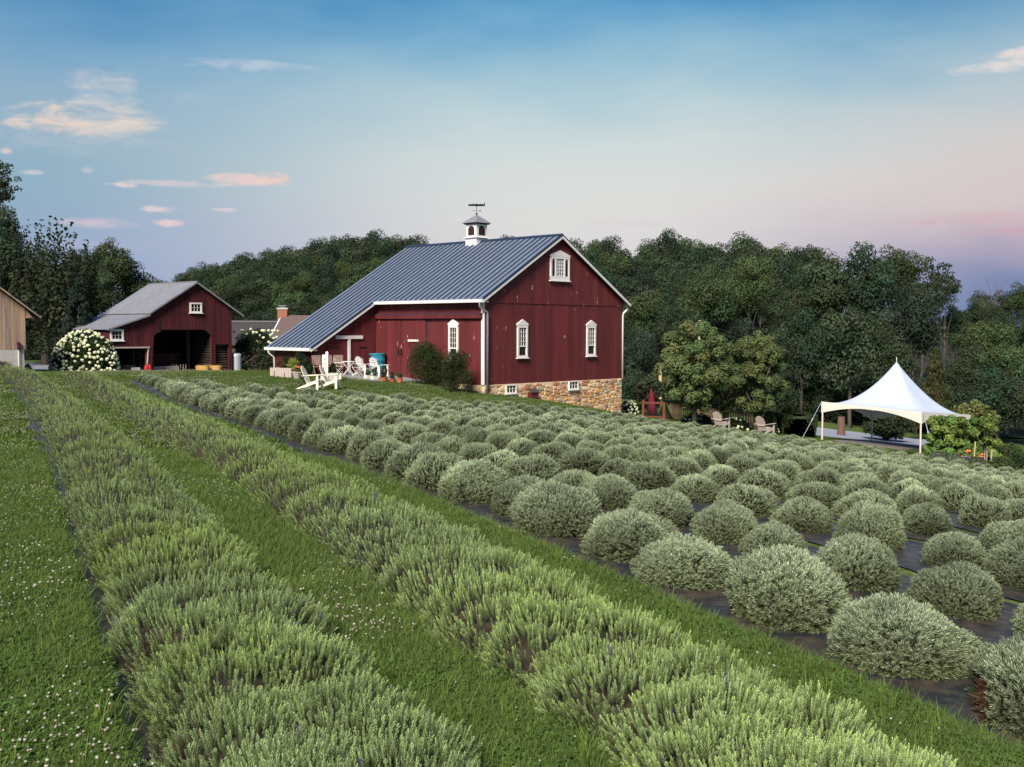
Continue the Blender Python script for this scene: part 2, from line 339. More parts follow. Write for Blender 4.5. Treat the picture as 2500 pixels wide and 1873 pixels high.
# ------------------------------------------------------------------ ground
def build_ground():
    u = np.linspace(-1, 1, 260); xs = np.sinh(u*4.6)/np.sinh(4.6)*900
    v = np.linspace(0, 1, 260); ys = -60+np.sinh(v*3.6)/np.sinh(3.6)*1400
    ys = np.unique(np.concatenate([ys, np.linspace(0, 110, 150)])); xs = np.unique(np.concatenate([xs, np.linspace(-60, 60, 140)]))
    Xg, Yg = np.meshgrid(xs, ys); Zg = T(Xg.ravel(), Yg.ravel())
    nx, ny = len(xs), len(ys); idx = np.arange(nx*ny).reshape(ny, nx)
    Fc = np.stack([idx[:-1,:-1], idx[:-1,1:], idx[1:,1:], idx[1:,:-1]], -1).reshape(-1, 4)
    o = link('ground', mesh('ground', np.c_[Xg.ravel(), Yg.ravel(), Zg], Fc, M['ground'], smooth=True))
    tag(o, 'green lawn sloping gently down across the farm', kind='structure')
build_ground()
def patch(name, label, corners, mat, off=.012, n=14, m_=14, kind='structure', cat=None):
    c = [Vector(p) for p in corners]; V = []
    for j in range(m_+1):
        for i in range(n+1):
            a, b = i/n, j/m_; p = c[0]*(1-a)*(1-b)+c[1]*a*(1-b)+c[2]*a*b+c[3]*(1-a)*b; V.append((p.x, p.y))
    V = np.array(V); Z = T(V[:,0], V[:,1])+off
    idx = np.arange((n+1)*(m_+1)).reshape(m_+1, n+1); Fc = np.stack([idx[:-1,:-1], idx[:-1,1:], idx[1:,1:], idx[1:,:-1]], -1).reshape(-1, 4)
    return tag(link(name, mesh(name, np.c_[V, Z], Fc, mat, smooth=True)), label, cat, kind=kind)
patch('driveway', 'grey gravel driveway in front of the open shed', [at(60,915,60.5), at(420,909,64), at(420,896,70), at(20,884,84)], M['gravel'], .06)
patch('driveway', 'pale asphalt driveway behind the white tent', [H(1900,1053), H(2330,1100), H(2330,1082), H(1925,1036)], M['asphalt'], .05)

# ------------------------------------------------------------------ lavender
TH = .4414; NX, NY = math.cos(TH), math.sin(TH)
def LA(lat, al): return lat*NX-al*NY, lat*NY+al*NX
def unit(v): return v/np.maximum(np.linalg.norm(v, axis=1, keepdims=True), 1e-9)
def shoot_template(levels, per, ll, lw, hgt, stem=True, ang=.75, diamond=True, seed=0):
    r = np.random.RandomState(seed); V = []; Fc = []; Tz = []
    def addv(p, t): V.append(p); Tz.append(t); return len(V)-1
    if stem:
        for k in range(1):
            a = r.rand()*6.28; w = lw*.35
            i = [addv((math.cos(a)*w, math.sin(a)*w, 0), 0), addv((-math.cos(a)*w, -math.sin(a)*w, 0), 0), addv((0, 0, hgt), .8)]; Fc.append(i)
    for l in range(levels):
        z = hgt*(.15+.85*l/max(levels-1, 1)); sc = 1.0 if l < levels-1 else .75
        for k in range(per):
            a = 2*math.pi*(k+.5*(l % 2))/per+r.rand()*.5; g = ang*(1-.35*l/levels)+r.randn()*.12
            d = np.array([math.cos(a)*math.sin(g), math.sin(a)*math.sin(g), math.cos(g)]); s = np.array([-math.sin(a), math.cos(a), 0])
            L0 = ll*sc*(.8+.4*r.rand()); b = np.array([0, 0, z]); t = .35+.65*l/max(levels-1, 1)
            p0 = addv(b, t*.7); p1 = addv(b+d*L0*.55+s*lw/2, t); p2 = addv(b+d*L0*.55-s*lw/2, t); p3 = addv(b+d*L0, t)
            if diamond: Fc += [[p0, p1, p2], [p1, p3, p2]]
            else: V.pop(); Tz.pop(); V[p1] = b+s*lw/2; V[p2] = b-s*lw/2; V[p0] = b+d*L0; Fc += [[p0, p1, p2]]
    return np.array(V), np.array(Fc), np.array(Tz)
def paste(tpl, P, D, S, colA, colB, twist=None):
    V, Fc, t = tpl; n = len(P)
    tw = R.rand(n)*6.28 if twist is None else twist
    D = unit(D); ref = np.where(np.abs(D[:, 2:3]) > .9, np.array([[1., 0, 0]]), np.array([[0, 0, 1.]]))
    A = unit(np.cross(D, ref)); B = np.cross(D, A)
    A2 = A*np.cos(tw)[:,None]+B*np.sin(tw)[:,None]; B2 = np.cross(D, A2)
    W = P[:,None,:]+S[:,None,None]*(V[None,:,0:1]*A2[:,None,:]+V[None,:,1:2]*B2[:,None,:]+V[None,:,2:3]*D[:,None,:])
    Cc = colA[:,None,:]*(1-t[None,:,None])+colB[:,None,:]*t[None,:,None]
    FF = Fc[None]+(np.arange(n)*len(V))[:,None,None]
    return W.reshape(-1, 3), FF.reshape(-1, 3), Cc.reshape(-1, 3)
def join(parts):
    Vs, Fs, Cs = [], [], []; b = 0
    for v, f, c in parts: Vs.append(v); Fs.append(f+b); Cs.append(c); b += len(v)
    return np.concatenate(Vs), np.concatenate(Fs), np.concatenate(Cs)
def ico(sub=2):
    import bmesh
    bm = bmesh.new(); bmesh.ops.create_icosphere(bm, subdivisions=sub, radius=1); V = np.array([v.co[:] for v in bm.verts]); Fc = np.array([[v.index for v in f.verts] for f in bm.faces]); bm.free(); return V, Fc
ICO2, ICO1, ICO3 = ico(2), ico(1), ico(3)
def lump(d, seed, amp=.1, k=3.):
    r = np.random.RandomState(seed); w = r.randn(6, 3)*k; ph = r.rand(6)*6.28
    return 1+amp*np.sin(d@w.T+ph).mean(1)*1.8

# one dome of lavender: returns shoots on a flattened sphere
def mound_mesh(name, seed, nshoots, tpl, rx=.385, rz=.31, size=.86, brown=.0, gain=1.):
    r = np.random.RandomState(seed)
    d = unit(r.randn(nshoots*2, 3)); d = d[d[:,2] > -.5][:nshoots]; n = len(d)
    lp = lump(d, seed, .11, 2.6)*lump(d, seed+9, .05, 7.); depth = 1-.10*r.rand(n)**1.5
    hole = (d@unit(r.randn(1,3)*[1,1,.3]).T)[:,0] > .86 if brown else np.zeros(n, bool)
    P = d*np.array([rx, rx, rz])*(lp*depth)[:,None]; P[:,2] += rz*.36
    P[hole] *= .82
    keep = P[:,2] > .0; P, d, hole = P[keep], d[keep], hole[keep]; n = len(P)
    D = unit(d*np.array([1,1,1.2])+np.array([0,0,.38])+r.randn(n,3)*.33)
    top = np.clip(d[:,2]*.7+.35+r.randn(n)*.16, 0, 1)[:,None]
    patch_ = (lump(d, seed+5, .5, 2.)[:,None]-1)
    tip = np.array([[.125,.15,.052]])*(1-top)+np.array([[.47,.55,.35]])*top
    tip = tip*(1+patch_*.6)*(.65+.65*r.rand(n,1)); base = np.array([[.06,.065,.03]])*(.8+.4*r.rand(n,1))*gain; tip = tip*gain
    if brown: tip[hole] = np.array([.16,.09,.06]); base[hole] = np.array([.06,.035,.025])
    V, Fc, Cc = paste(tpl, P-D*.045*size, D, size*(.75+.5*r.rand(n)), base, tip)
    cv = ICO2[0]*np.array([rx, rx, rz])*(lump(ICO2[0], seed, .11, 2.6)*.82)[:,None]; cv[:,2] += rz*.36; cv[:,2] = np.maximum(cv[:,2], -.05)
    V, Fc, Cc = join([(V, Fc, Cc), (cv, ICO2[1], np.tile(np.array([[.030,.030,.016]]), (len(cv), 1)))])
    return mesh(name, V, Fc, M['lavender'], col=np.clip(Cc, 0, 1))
tplH = shoot_template(4, 3, .036, .0050, .062, ang=.62, seed=1)
tplM = shoot_template(3, 3, .045, .0085, .07, diamond=False, ang=.6, seed=2)
tplL = shoot_template(2, 2, .075, .017, .07, stem=False, diamond=False, ang=.6, seed=3)
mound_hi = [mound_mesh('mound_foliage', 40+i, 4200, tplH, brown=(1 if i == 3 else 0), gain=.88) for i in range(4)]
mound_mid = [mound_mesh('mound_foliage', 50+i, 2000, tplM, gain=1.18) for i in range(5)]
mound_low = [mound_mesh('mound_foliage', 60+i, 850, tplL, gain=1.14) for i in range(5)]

ORD = ['first','second','third','fourth','fifth','sixth','seventh','eighth','ninth','tenth','eleventh','twelfth','thirteenth','fourteenth','fifteenth','sixteenth','seventeenth','eighteenth','nineteenth','twentieth',
       'twenty-first','twenty-second','twenty-third','twenty-fourth','twenty-fifth','twenty-sixth','twenty-seventh','twenty-eighth','twenty-ninth','thirtieth','thirty-first','thirty-second','thirty-third','thirty-fourth','thirty-fifth','thirty-sixth','thirty-seventh','thirty-eighth','thirty-ninth','fortieth','forty-first','forty-second','forty-third','forty-fourth','forty-fifth']
def row_end(lat): return 39.6 if lat < 24 else 39.0 if lat < 33 else 39.0-(lat-33)*1.6
def lavender_field():
    ms = []
    for k in range(20):
        lat = 5.10 if k == 0 else 6.6+1.70*(k-1)
        end = 46.0 if k == 0 else (43.2 if k == 1 else (41.2 if k == 2 else row_end(lat)))
        sp = 1.10 if k == 0 else 1.04
        ph = {0: .2, 1: .15, 2: .75}.get(k, rnd.random()); al = 1.6+ph; seq = []
        while al < end:
            l2, a2 = lat+rnd.uniform(-.09, .09), al+rnd.uniform(-.1, .1); x, y = LA(l2, a2)
            al += sp
            if y < 3.2: continue
            px, py = proj((x, y, gz(x, y)+.3))
            if px > 2500+F*1.0/y or px < -300: continue
            if k > 4 and rnd.random() < .015: continue
            seq.append((y, x, k))
        seq.sort()
        for i, (y, x, kk) in enumerate(seq): ms.append((y, x, kk, i))
    ms.sort(); near, far = ms[:300], ms[300:]
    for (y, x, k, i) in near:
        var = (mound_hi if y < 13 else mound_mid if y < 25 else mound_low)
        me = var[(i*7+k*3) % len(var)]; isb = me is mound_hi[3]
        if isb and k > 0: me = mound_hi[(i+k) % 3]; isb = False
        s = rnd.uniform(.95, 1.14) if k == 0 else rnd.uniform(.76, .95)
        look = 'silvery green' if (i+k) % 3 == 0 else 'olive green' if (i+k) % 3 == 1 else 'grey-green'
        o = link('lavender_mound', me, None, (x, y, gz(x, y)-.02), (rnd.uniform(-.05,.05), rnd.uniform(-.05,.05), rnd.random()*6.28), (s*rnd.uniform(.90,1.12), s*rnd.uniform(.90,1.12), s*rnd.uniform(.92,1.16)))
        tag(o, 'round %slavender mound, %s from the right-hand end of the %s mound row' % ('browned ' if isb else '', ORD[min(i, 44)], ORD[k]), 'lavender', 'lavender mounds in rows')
    pts = []
    Vs, Fs, Cs = [], [], []; b = 0
    cache = []
    for me in mound_low:
        v = np.empty(len(me.vertices)*3, np.float32); me.vertices.foreach_get('co', v); f = np.empty(len(me.loops), np.int32); me.loops.foreach_get('vertex_index', f)
        c = np.empty(len(me.vertices)*4, np.float32); me.color_attributes['Col'].data.foreach_get('color', c); cache.append((v.reshape(-1,3), f.reshape(-1,3), c.reshape(-1,4)[:,:3]))
    for j, (y, x, k, i) in enumerate(far):
        v, f, c = cache[j % len(cache)]; s = rnd.uniform(.78, .95); a = rnd.random()*6.28
        sel = np.arange(0, len(f), 1)
        w = np.c_[(v[:,0]*math.cos(a)-v[:,1]*math.sin(a))*s+x, (v[:,0]*math.sin(a)+v[:,1]*math.cos(a))*s+y, v[:,2]*s*rnd.uniform(.9,1.05)+gz(x, y)]
        Vs.append(w); Fs.append(f+b); Cs.append(c*rnd.uniform(.85, 1.1)); b += len(w)
    if Vs:
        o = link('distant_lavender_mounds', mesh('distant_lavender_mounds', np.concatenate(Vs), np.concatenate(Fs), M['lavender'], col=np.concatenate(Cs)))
        tag(o, 'far lavender mounds merging along the back edge of the field', 'lavender', kind='stuff')
    print('mounds', len(near), len(far))
lavender_field()

# the two merged hedge rows in the foreground
T_h1 = shoot_template(8, 4, .019, .0042, .088, ang=.62, seed=4)
T_h2 = shoot_template(5, 4, .024, .0062, .082, ang=.6, diamond=False, seed=5)
T_h3 = shoot_template(3, 3, .038, .011, .075, ang=.7, diamond=False, stem=False, seed=6)
def hedge(latf, a0, a1, label, seed, w=.60, h=.50, dead=()):
    r = np.random.RandomState(seed); parts = []; cores = []
    al = a0; pl = []
    while al < a1:
        for side in ((-1, 1) if True else (0,)):
            x, y = LA(latf(al)+side*w*.30+r.randn()*.03, al+r.randn()*.08)
            pl.append((x, y, gz(x, y), w*(.64+.10*r.rand()), h*(.88+.22*r.rand()), al))
        al += .45
    PL = np.array(pl)
    for i, (x, y, z, rr, hh, al_) in enumerate(PL):
        D = max(y, 3.0)
        s = .0047*D+.004; area = 2*math.pi*rr*rr*1.3; n = int(area/(s*s))
        n = int(min(n, 4300)); d = unit(r.randn(n*2, 3)); d = d[d[:,2] > -.5][:n]
        lp = lump(d, seed*100+i, .13, 3.0)*lump(d, seed*77+i, .10, 8.)
        P = d*np.array([rr, rr, hh*.72])*(lp*(1-.12*r.rand(len(d))**1.6))[:,None]+np.array([x, y, z+hh*.30])
        near = [j for j in range(len(PL)) if j != i and abs(PL[j,5]-al_) < 1.3]
        ok = P[:,2] > z+.01
        for j in near:
            q = (P-np.array([PL[j,0], PL[j,1], PL[j,2]+PL[j,4]*.30]))/np.array([PL[j,3], PL[j,3], PL[j,4]*.72])
            ok &= (q**2).sum(1) > .74
        P, d = P[ok], d[ok]; n = len(P)
        if not n: continue
        Dr = unit(d*np.array([.75,.75,.8])+np.array([0,0,.85])+r.randn(n,3)*.2)
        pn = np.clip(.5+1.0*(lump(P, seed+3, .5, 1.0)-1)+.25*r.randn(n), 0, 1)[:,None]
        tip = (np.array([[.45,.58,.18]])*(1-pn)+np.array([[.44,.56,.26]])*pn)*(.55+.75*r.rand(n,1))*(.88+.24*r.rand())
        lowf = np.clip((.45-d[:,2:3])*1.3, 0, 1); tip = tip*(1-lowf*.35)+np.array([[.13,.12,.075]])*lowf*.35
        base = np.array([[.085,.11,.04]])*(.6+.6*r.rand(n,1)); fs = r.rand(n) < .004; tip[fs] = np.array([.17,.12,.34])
        for (dl, da, dr) in dead:
            cx, cy = LA(latf(da)+dl, da); q = np.hypot(P[:,0]-cx, P[:,1]-cy)/dr; mk = (q+r.randn(n)*.2) < 1
            tip[mk] = np.array([.15,.105,.075])*(.6+.8*r.rand(mk.sum(),1)); base[mk] = np.array([.06,.04,.03])
            P[mk, 2] -= .10
        tp, sz = (T_h1, 1.0+D*.012) if D < 8 else (T_h2, 1.02+D*.012) if D < 17 else (T_h3, .85+D*.016)
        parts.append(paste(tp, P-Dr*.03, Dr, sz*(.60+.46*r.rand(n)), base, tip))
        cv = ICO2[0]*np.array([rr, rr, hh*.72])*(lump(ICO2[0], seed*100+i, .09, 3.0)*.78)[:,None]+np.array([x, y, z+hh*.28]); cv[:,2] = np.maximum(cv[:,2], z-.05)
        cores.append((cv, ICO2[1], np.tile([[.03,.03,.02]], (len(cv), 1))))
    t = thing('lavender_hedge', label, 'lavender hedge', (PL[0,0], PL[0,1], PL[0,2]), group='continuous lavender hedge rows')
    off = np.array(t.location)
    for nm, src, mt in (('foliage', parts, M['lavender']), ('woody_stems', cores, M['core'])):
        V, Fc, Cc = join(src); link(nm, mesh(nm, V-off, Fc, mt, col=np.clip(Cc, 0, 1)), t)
        print(nm, len(Fc))
lat1 = lambda a: 1.09+(.0 if a < 20 else -.00075*(a-20)**2)
lat2 = lambda a: 2.94+(.0 if a < 24 else -.0006*(a-24)**2)
hedge(lat1, .9, 68, 'wide green lavender hedge row beside the clover path on the left', 3, w=.55, h=.32, dead=[(-.35,17.0,.26),(.0,13.4,.26),(-.42,6.1,.16),(-.45,4.6,.14)])
hedge(lat2, .9, 48, 'bright green lavender hedge row between the other hedge and the round mounds', 4, w=.59, h=.33, dead=[(-.42,6.0,.14),(-.40,4.1,.12)])
# a lone shrub of the next row at the left edge
x, y = LA(-1.5, 10.3)
tag(link('lavender_mound', mound_mid[1], None, (x, y, gz(x, y)), (0,0,1), (.9,.9,.9)), 'dark lavender bush half out of frame at the left edge', 'lavender')

def ribbon(name, label, latf, a0, a1, half, off=.014):
    al = np.linspace(a0, a1, 140); V = []
    for a in al:
        for s in (-1, -.5, 0, .5, 1):
            x, y = LA(latf(a)+s*half(a, s), a); V.append((x, y))
    V = np.array(V); Z = T(V[:,0], V[:,1])+off; n = len(al)
    idx = np.arange(n*5).reshape(n, 5); Fc = np.stack([idx[:-1,:-1], idx[:-1,1:], idx[1:,1:], idx[1:,:-1]], -1).reshape(-1, 4)
    tag(link(name, mesh(name, np.c_[V, Z], Fc, M['fabric'], smooth=True)), label, kind='structure')
wob = lambda b: (lambda a, s: b+.05*math.sin(a*2.3+s)+.04*math.sin(a*5.1+2*s))
ribbon('weed_fabric', 'black weed fabric under the leftmost lavender hedge', lambda a: lat1(a)-.06, 0, 69, wob(.68))
ribbon('weed_fabric', 'black weed fabric under the second lavender hedge', lat2, 0, 48, wob(.60))
ribbon('weed_fabric', 'black weed fabric strip under the first row of mounds', lambda a: 5.08, 0, 47, wob(.76), .016)
for k in range(1, 20):
    lat = 6.6+1.70*(k-1)
    ribbon('weed_fabric', 'black weed fabric under the %s row of mounds' % ORD[k], lambda a, l=lat: l, -3, row_end(lat)+1, wob(.74), .014+.001*(k % 3))
mb = MB(); pts = []
for a in np.linspace(3, 14, 60):
    x, y = LA(4.50+.04*math.sin(a*1.7), a); pts.append((x, y, gz(x, y)+.03))
mb.tube(pts, .010, 6); tag(mb.obj('irrigation_hose', M['blackmetal']), 'thin black irrigation hose lying along the edge of the fabric', 'hose')
mb = MB(); pts = []
for a in np.linspace(3.2, 7.5, 30):
    x, y = LA(2.44+.03*math.sin(a*2.7), a); pts.append((x, y, gz(x, y)+.03+.02*math.sin(a*3)))
mb.tube(pts, .007, 6); tag(mb.obj('irrigation_hose', M['pipe']), 'thin grey irrigation hose at the foot of the second hedge', 'hose')

# ------------------------------------------------------------------ grass, clover
def blade_tuft(name, n, rad, hgt, wid, seed, c0, c1, lean=.5, seg=2):
    r = np.random.RandomState(seed); V = []; Fc = []; Cc = []
    for _ in range(n):
        a = r.rand()*6.28; q = rad*math.sqrt(r.rand()); b = np.array([math.cos(a)*q, math.sin(a)*q, 0]); h = hgt*(.5+.8*r.rand()); w = wid*(.7+.6*r.rand())
        t = r.rand()*6.28; d = np.array([math.cos(t), math.sin(t), 0]); s = np.array([-d[1], d[0], 0]); ln = lean*(.2+r.rand())*h
        c = np.array(c0)+(np.array(c1)-np.array(c0))*r.rand(); i = len(V)
        V += [b-s*w/2, b+s*w/2, b+d*ln*.35+[0,0,h*.6]-s*w*.4, b+d*ln*.35+[0,0,h*.6]+s*w*.4, b+d*ln+[0,0,h*.92]]
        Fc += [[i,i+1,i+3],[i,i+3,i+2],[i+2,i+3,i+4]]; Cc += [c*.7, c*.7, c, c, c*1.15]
    return mesh(name, np.array(V), np.array(Fc), M['blade'], col=np.array(Cc))
def clover_tuft(name, n, rad, hgt, size, seed):
    r = np.random.RandomState(seed); V = []; Fc = []; Cc = []
    for _ in range(n):
        a = r.rand()*6.28; q = rad*math.sqrt(r.rand()); c0 = np.array([math.cos(a)*q, math.sin(a)*q, hgt*(.4+.7*r.rand())]); t0 = r.rand()*6.28
        col = np.array([.082,.145,.034])*(.6+.7*r.rand()); tl = r.randn(2)*.25
        for k in range(3):
            t = t0+k*2.094; d = np.array([math.cos(t), math.sin(t), tl[0]*math.cos(t)+tl[1]*math.sin(t)+.15]); s = np.array([-math.sin(t), math.cos(t), 0])*size*.45; i = len(V)
            V += [c0, c0+d*size*.6+s, c0+d*size*1.0+s*.5, c0+d*size-s*.5, c0+d*size*.6-s]; Fc += [[i,i+1,i+2],[i,i+2,i+3],[i,i+3,i+4]]; Cc += [col*1.3, col, col, col, col]
    return mesh(name, np.array(V), np.array(Fc), M['blade'], col=np.array(Cc))
def clover_flower(name, n, rad, seed, s=.0075):
    r = np.random.RandomState(seed); parts = []
    for _ in range(n):
        a = r.rand()*6.28; q = rad*math.sqrt(r.rand()); z = .07+.06*r.rand(); c = np.array([math.cos(a)*q, math.sin(a)*q, z])
        v = ICO1[0]*s*np.array([1,1,.85])*(.8+.4*r.rand())+c
        col = np.where(ICO1[0][:,2:3] > -.2, np.array([[.50,.48,.40]]), np.array([[.40,.28,.22]]))
        parts.append((v, ICO1[1], col))
        parts.append((np.array([c, [c[0]+.002, c[1], 0], [c[0]-.002, c[1], 0]]), np.array([[0,1,2]]), np.tile([[.06,.10,.03]], (3,1))))
    V, Fc, Cc = join(parts); return mesh(name, V, Fc, M['blade'], col=Cc)
def scatter(name, label, cat, P, S, meshes):
    col = bpy.data.collections.new(name+'_sources')
    for i, me in enumerate(meshes): col.objects.link(bpy.data.objects.new('%s_source_%02d' % (name, i), me))
    me = bpy.data.meshes.new(name); me.vertices.add(len(P)); me.vertices.foreach_set('co', np.asarray(P, np.float32).ravel())
    for an, tp, arr in (('sc', 'FLOAT', S), ('rz', 'FLOAT', R.rand(len(P))*6.28), ('vi', 'INT', R.randint(0, len(meshes), len(P)))):
        a = me.attributes.new(an, tp, 'POINT'); a.data.foreach_set('value', np.asarray(arr, np.float32 if tp == 'FLOAT' else np.int32))
    o = link(name, me); g = bpy.data.node_groups.new(name, 'GeometryNodeTree')
    g.interface.new_socket('Geometry', in_out='INPUT', socket_type='NodeSocketGeometry'); g.interface.new_socket('Geometry', in_out='OUTPUT', socket_type='NodeSocketGeometry')
    N = g.nodes; L = g.links; gi = N.new('NodeGroupInput'); go = N.new('NodeGroupOutput')
    ip = N.new('GeometryNodeInstanceOnPoints'); ci = N.new('GeometryNodeCollectionInfo'); ci.inputs[0].default_value = col
    ci.inputs['Separate Children'].default_value = True; ci.inputs['Reset Children'].default_value = True
    def attr(nm, tp):
        n = N.new('GeometryNodeInputNamedAttribute'); n.data_type = tp; n.inputs[0].default_value = nm; return n.outputs[0]
    cx = N.new('ShaderNodeCombineXYZ'); L.new(attr('rz', 'FLOAT'), cx.inputs[2])
    L.new(gi.outputs[0], ip.inputs['Points']); L.new(ci.outputs[0], ip.inputs['Instance']); ip.inputs['Pick Instance'].default_value = True
    L.new(attr('vi', 'INT'), ip.inputs['Instance Index']); L.new(cx.outputs[0], ip.inputs['Rotation']); L.new(attr('sc', 'FLOAT'), ip.inputs['Scale'])
    L.new(ip.outputs[0], go.inputs[0]); md = o.modifiers.new('scatter', 'NODES'); md.node_group = g
    return tag(o, label, cat, kind='stuff')

def lat_al(x, y): return x*NX+y*NY, -x*NY+y*NX
def in_beds(x, y, pad=0.):
    la, al = lat_al(x, y); b = np.zeros(len(x), bool)
    b |= (np.abs(la-np.vectorize(lat1)(al)+.05) < .66-pad) & (al < 69)
    b |= (np.abs(la-np.vectorize(lat2)(al)) < .56-pad) & (al < 48)
    b |= (np.abs(la-5.05) < .68-pad) & (al < 46.8)
    end = np.where(la < 24, 40.6, np.where(la < 33, 40.0, 40.0-(la-33)*1.6))
    b |= (la > 5.5) & (al < end) & (la < 38.5)
    return b
BX, BY, BZ, BYAW = -1.3616, 52.0, -2.767, .8014
Ub = np.array([math.cos(BYAW), math.sin(BYAW)]); Vb = np.array([-math.sin(BYAW), math.cos(BYAW)])
def in_barn(x, y):
    u = (x-BX)*Ub[0]+(y-BY)*Ub[1]; v = (x-BX)*Vb[0]+(y-BY)*Vb[1]
    return ((u > -.05) & (u < 10.8) & (v > -.05) & (v < 12)) | ((u > -4.2) & (u < 0) & (v > 8.2) & (v < 12))
def in_patio(x, y):
    u = (x-BX)*Ub[0]+(y-BY)*Ub[1]; v = (x-BX)*Vb[0]+(y-BY)*Vb[1]
    return (u > -3.6) & (u < 0) & (v > 4.2) & (v < 8.3)
def in_drive(x, y):
    out = np.zeros(len(x), bool)
    for poly in ([at(60,915,60.5), at(420,909,64), at(420,896,70), at(20,884,86)], [H(1900,1053), H(2330,1100), H(2330,1082), H(1925,1036)]):
        ins = np.ones(len(x), bool); sg = None
        for i in range(4):
            a, b = poly[i], poly[(i+1) % 4]; cr = (b.x-a.x)*(y-a.y)-(b.y-a.y)*(x-a.x)
            ins &= cr > 0
        out |= ins
    return out
def sample_ground(n, y0, y1, power=2.0, margin=1.04):
    # density falls with distance
    u = R.rand(n); y = (y0**(2-power)+(y1**(2-power)-y0**(2-power))*u)**(1/(2-power)) if power != 2 else y0*np.exp(u*math.log(y1/y0))
    x = (R.rand(n)*2-1)*y*.4808*margin+R.randn(n)*.1
    return x, y
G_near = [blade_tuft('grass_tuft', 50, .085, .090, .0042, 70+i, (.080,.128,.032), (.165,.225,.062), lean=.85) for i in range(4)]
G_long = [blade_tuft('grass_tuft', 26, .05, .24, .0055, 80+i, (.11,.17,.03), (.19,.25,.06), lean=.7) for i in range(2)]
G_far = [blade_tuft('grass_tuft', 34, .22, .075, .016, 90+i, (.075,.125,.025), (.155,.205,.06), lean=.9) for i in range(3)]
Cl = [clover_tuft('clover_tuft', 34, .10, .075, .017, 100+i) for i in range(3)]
Fl = [clover_flower('clover_flower', 4, .13, 110+i) for i in range(3)]
Flf = [clover_flower('clover_flower', 5, .35, 120+i, .011) for i in range(3)]
def ok_pts(x, y, extra=None):
    k = ~(in_beds(x, y) | in_barn(x, y) | in_patio(x, y) | in_drive(x, y))
    if extra is not None: k &= extra
    return x[k], y[k]
def P3(x, y): return np.c_[x, y, T(x, y)-.004]
def grass():
    x, y = sample_ground(90000, 2.2, 16, 1.6); la, al = lat_al(x, y)
    x, y = ok_pts(x, y); n1 = len(x); P = P3(x, y)
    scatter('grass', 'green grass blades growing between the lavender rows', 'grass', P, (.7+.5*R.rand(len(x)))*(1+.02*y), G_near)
    x, y = sample_ground(1500, 2.2, 16, 1.7); x, y = ok_pts(x, y); k = lump(np.c_[x, y, x*0], 5, .9, 1.1) > 1.12; x, y = x[k], y[k]
    scatter('tall_grass', 'taller pale green grass tufts in the clover path', 'grass', P3(x, y), .4+.5*R.rand(len(x)), G_long)
    x, y = sample_ground(30000, 2.2, 15, 1.6); la, al = lat_al(x, y); x, y = ok_pts(x, y, (lump(np.c_[x, y, x*0], 9, .8, .9) > .86) | (la < .4)); 
    scatter('clover_leaves', 'low dark clover leaves among the grass', 'clover', P3(x, y), .8+.5*R.rand(len(x)), Cl)
    x, y = sample_ground(5600, 2.2, 24, 1.4); la, al = lat_al(x, y)
    x, y = ok_pts(x, y, ((lump(np.c_[x, y, x*0], 21, .9, 1.3) > 1.0) & (la < .5)) | ((la < 3.0) & (lump(np.c_[x, y, x*0], 23, .9, 1.3) > 1.1)) | (R.rand(len(x)) < .05))
    scatter('clover_flowers', 'small white clover blossoms dotting the grass', 'clover', P3(x, y), .8+.5*R.rand(len(x)), Fl)
    x, y = sample_ground(52000, 15, 76, .6); x, y = ok_pts(x, y)
    scatter('lawn_grass', 'mown lawn grass around the barns', 'grass', P3(x, y), (.6+.5*R.rand(len(x))), G_far)
    x, y = sample_ground(7000, 18, 66, .3); la, al = lat_al(x, y); x, y = ok_pts(x, y, (x < 4) & (lump(np.c_[x, y, x*0], 31, .9, .5) > .92))
    scatter('distant_clover_flowers', 'white clover blossoms scattered over the far lawn', 'clover', P3(x, y), .8+.5*R.rand(len(x)), Flf)
    print('grass', n1)
grass()

# ------------------------------------------------------------------ the red bank barn
W_, OG, OE, HR, HE, LL, L1, EX = 10.762, .293, .392, 7.648, 4.206, 11.84, 8.306, 4.135
SL = (HR-HE)/(W_/2+OE)
def frame(o):                               # local (u, v, z) of a building -> place
    return o.matrix_basis.copy()
def solve_px(o, p0, d, px):
    Mx = o.matrix_basis; lo, hi = -60.0, 60.0; p0, d = Vector(p0), Vector(d)
    f = lambda t: proj(Mx @ (p0+d*t))[0]-px
    best = min((abs(f(t)), t) for t in np.linspace(-14, 14, 561))[1]
    a, b = best-.06, best+.06
    for _ in range(40):
        c = (a+b)/2
        if f(a)*f(c) <= 0: b = c
        else: a = c
    return (a+b)/2
def solve_py(o, p, py):
    Mx = o.matrix_basis; a, b = -12.0, 12.0; f = lambda z: proj(Mx @ Vector((p[0], p[1], z)))[1]-py
    for _ in range(50):
        c = (a+b)/2
        if f(a)*f(c) <= 0: b = c
        else: a = c
    return (a+b)/2
def boards(parent, mat, a0, a1, zb, zt, place, width=.27, th=.022, name='board', base=0., gap=.007, jit=.005):
    n = max(1, int(round((a1-a0)/width))); w = (a1-a0)/n
    for i in range(n):
        l, r = a0+i*w+gap/2, a0+(i+1)*w-gap/2; d0 = base; d1 = base+th+rnd.uniform(-jit, jit)
        c = (l+r)/2; poly = [(l, zb(l)), (r, zb(r)), (r, zt(r)), (c, zt(c)), (l, zt(l))]
        if min(zt(l)-zb(l), zt(r)-zb(r)) < .02: continue
        P = [Vector(place(a, z, d0)) for a, z in poly]; Q = [Vector(place(a, z, d1)) for a, z in poly]
        k = len(P); m = MB(); m.add(P+Q, [tuple(range(k)), tuple(range(k, 2*k))[::-1]]+[(j, j+k, (j+1) % k+k, (j+1) % k) for j in range(k)])
        m.obj(name, mat, parent)
    return w
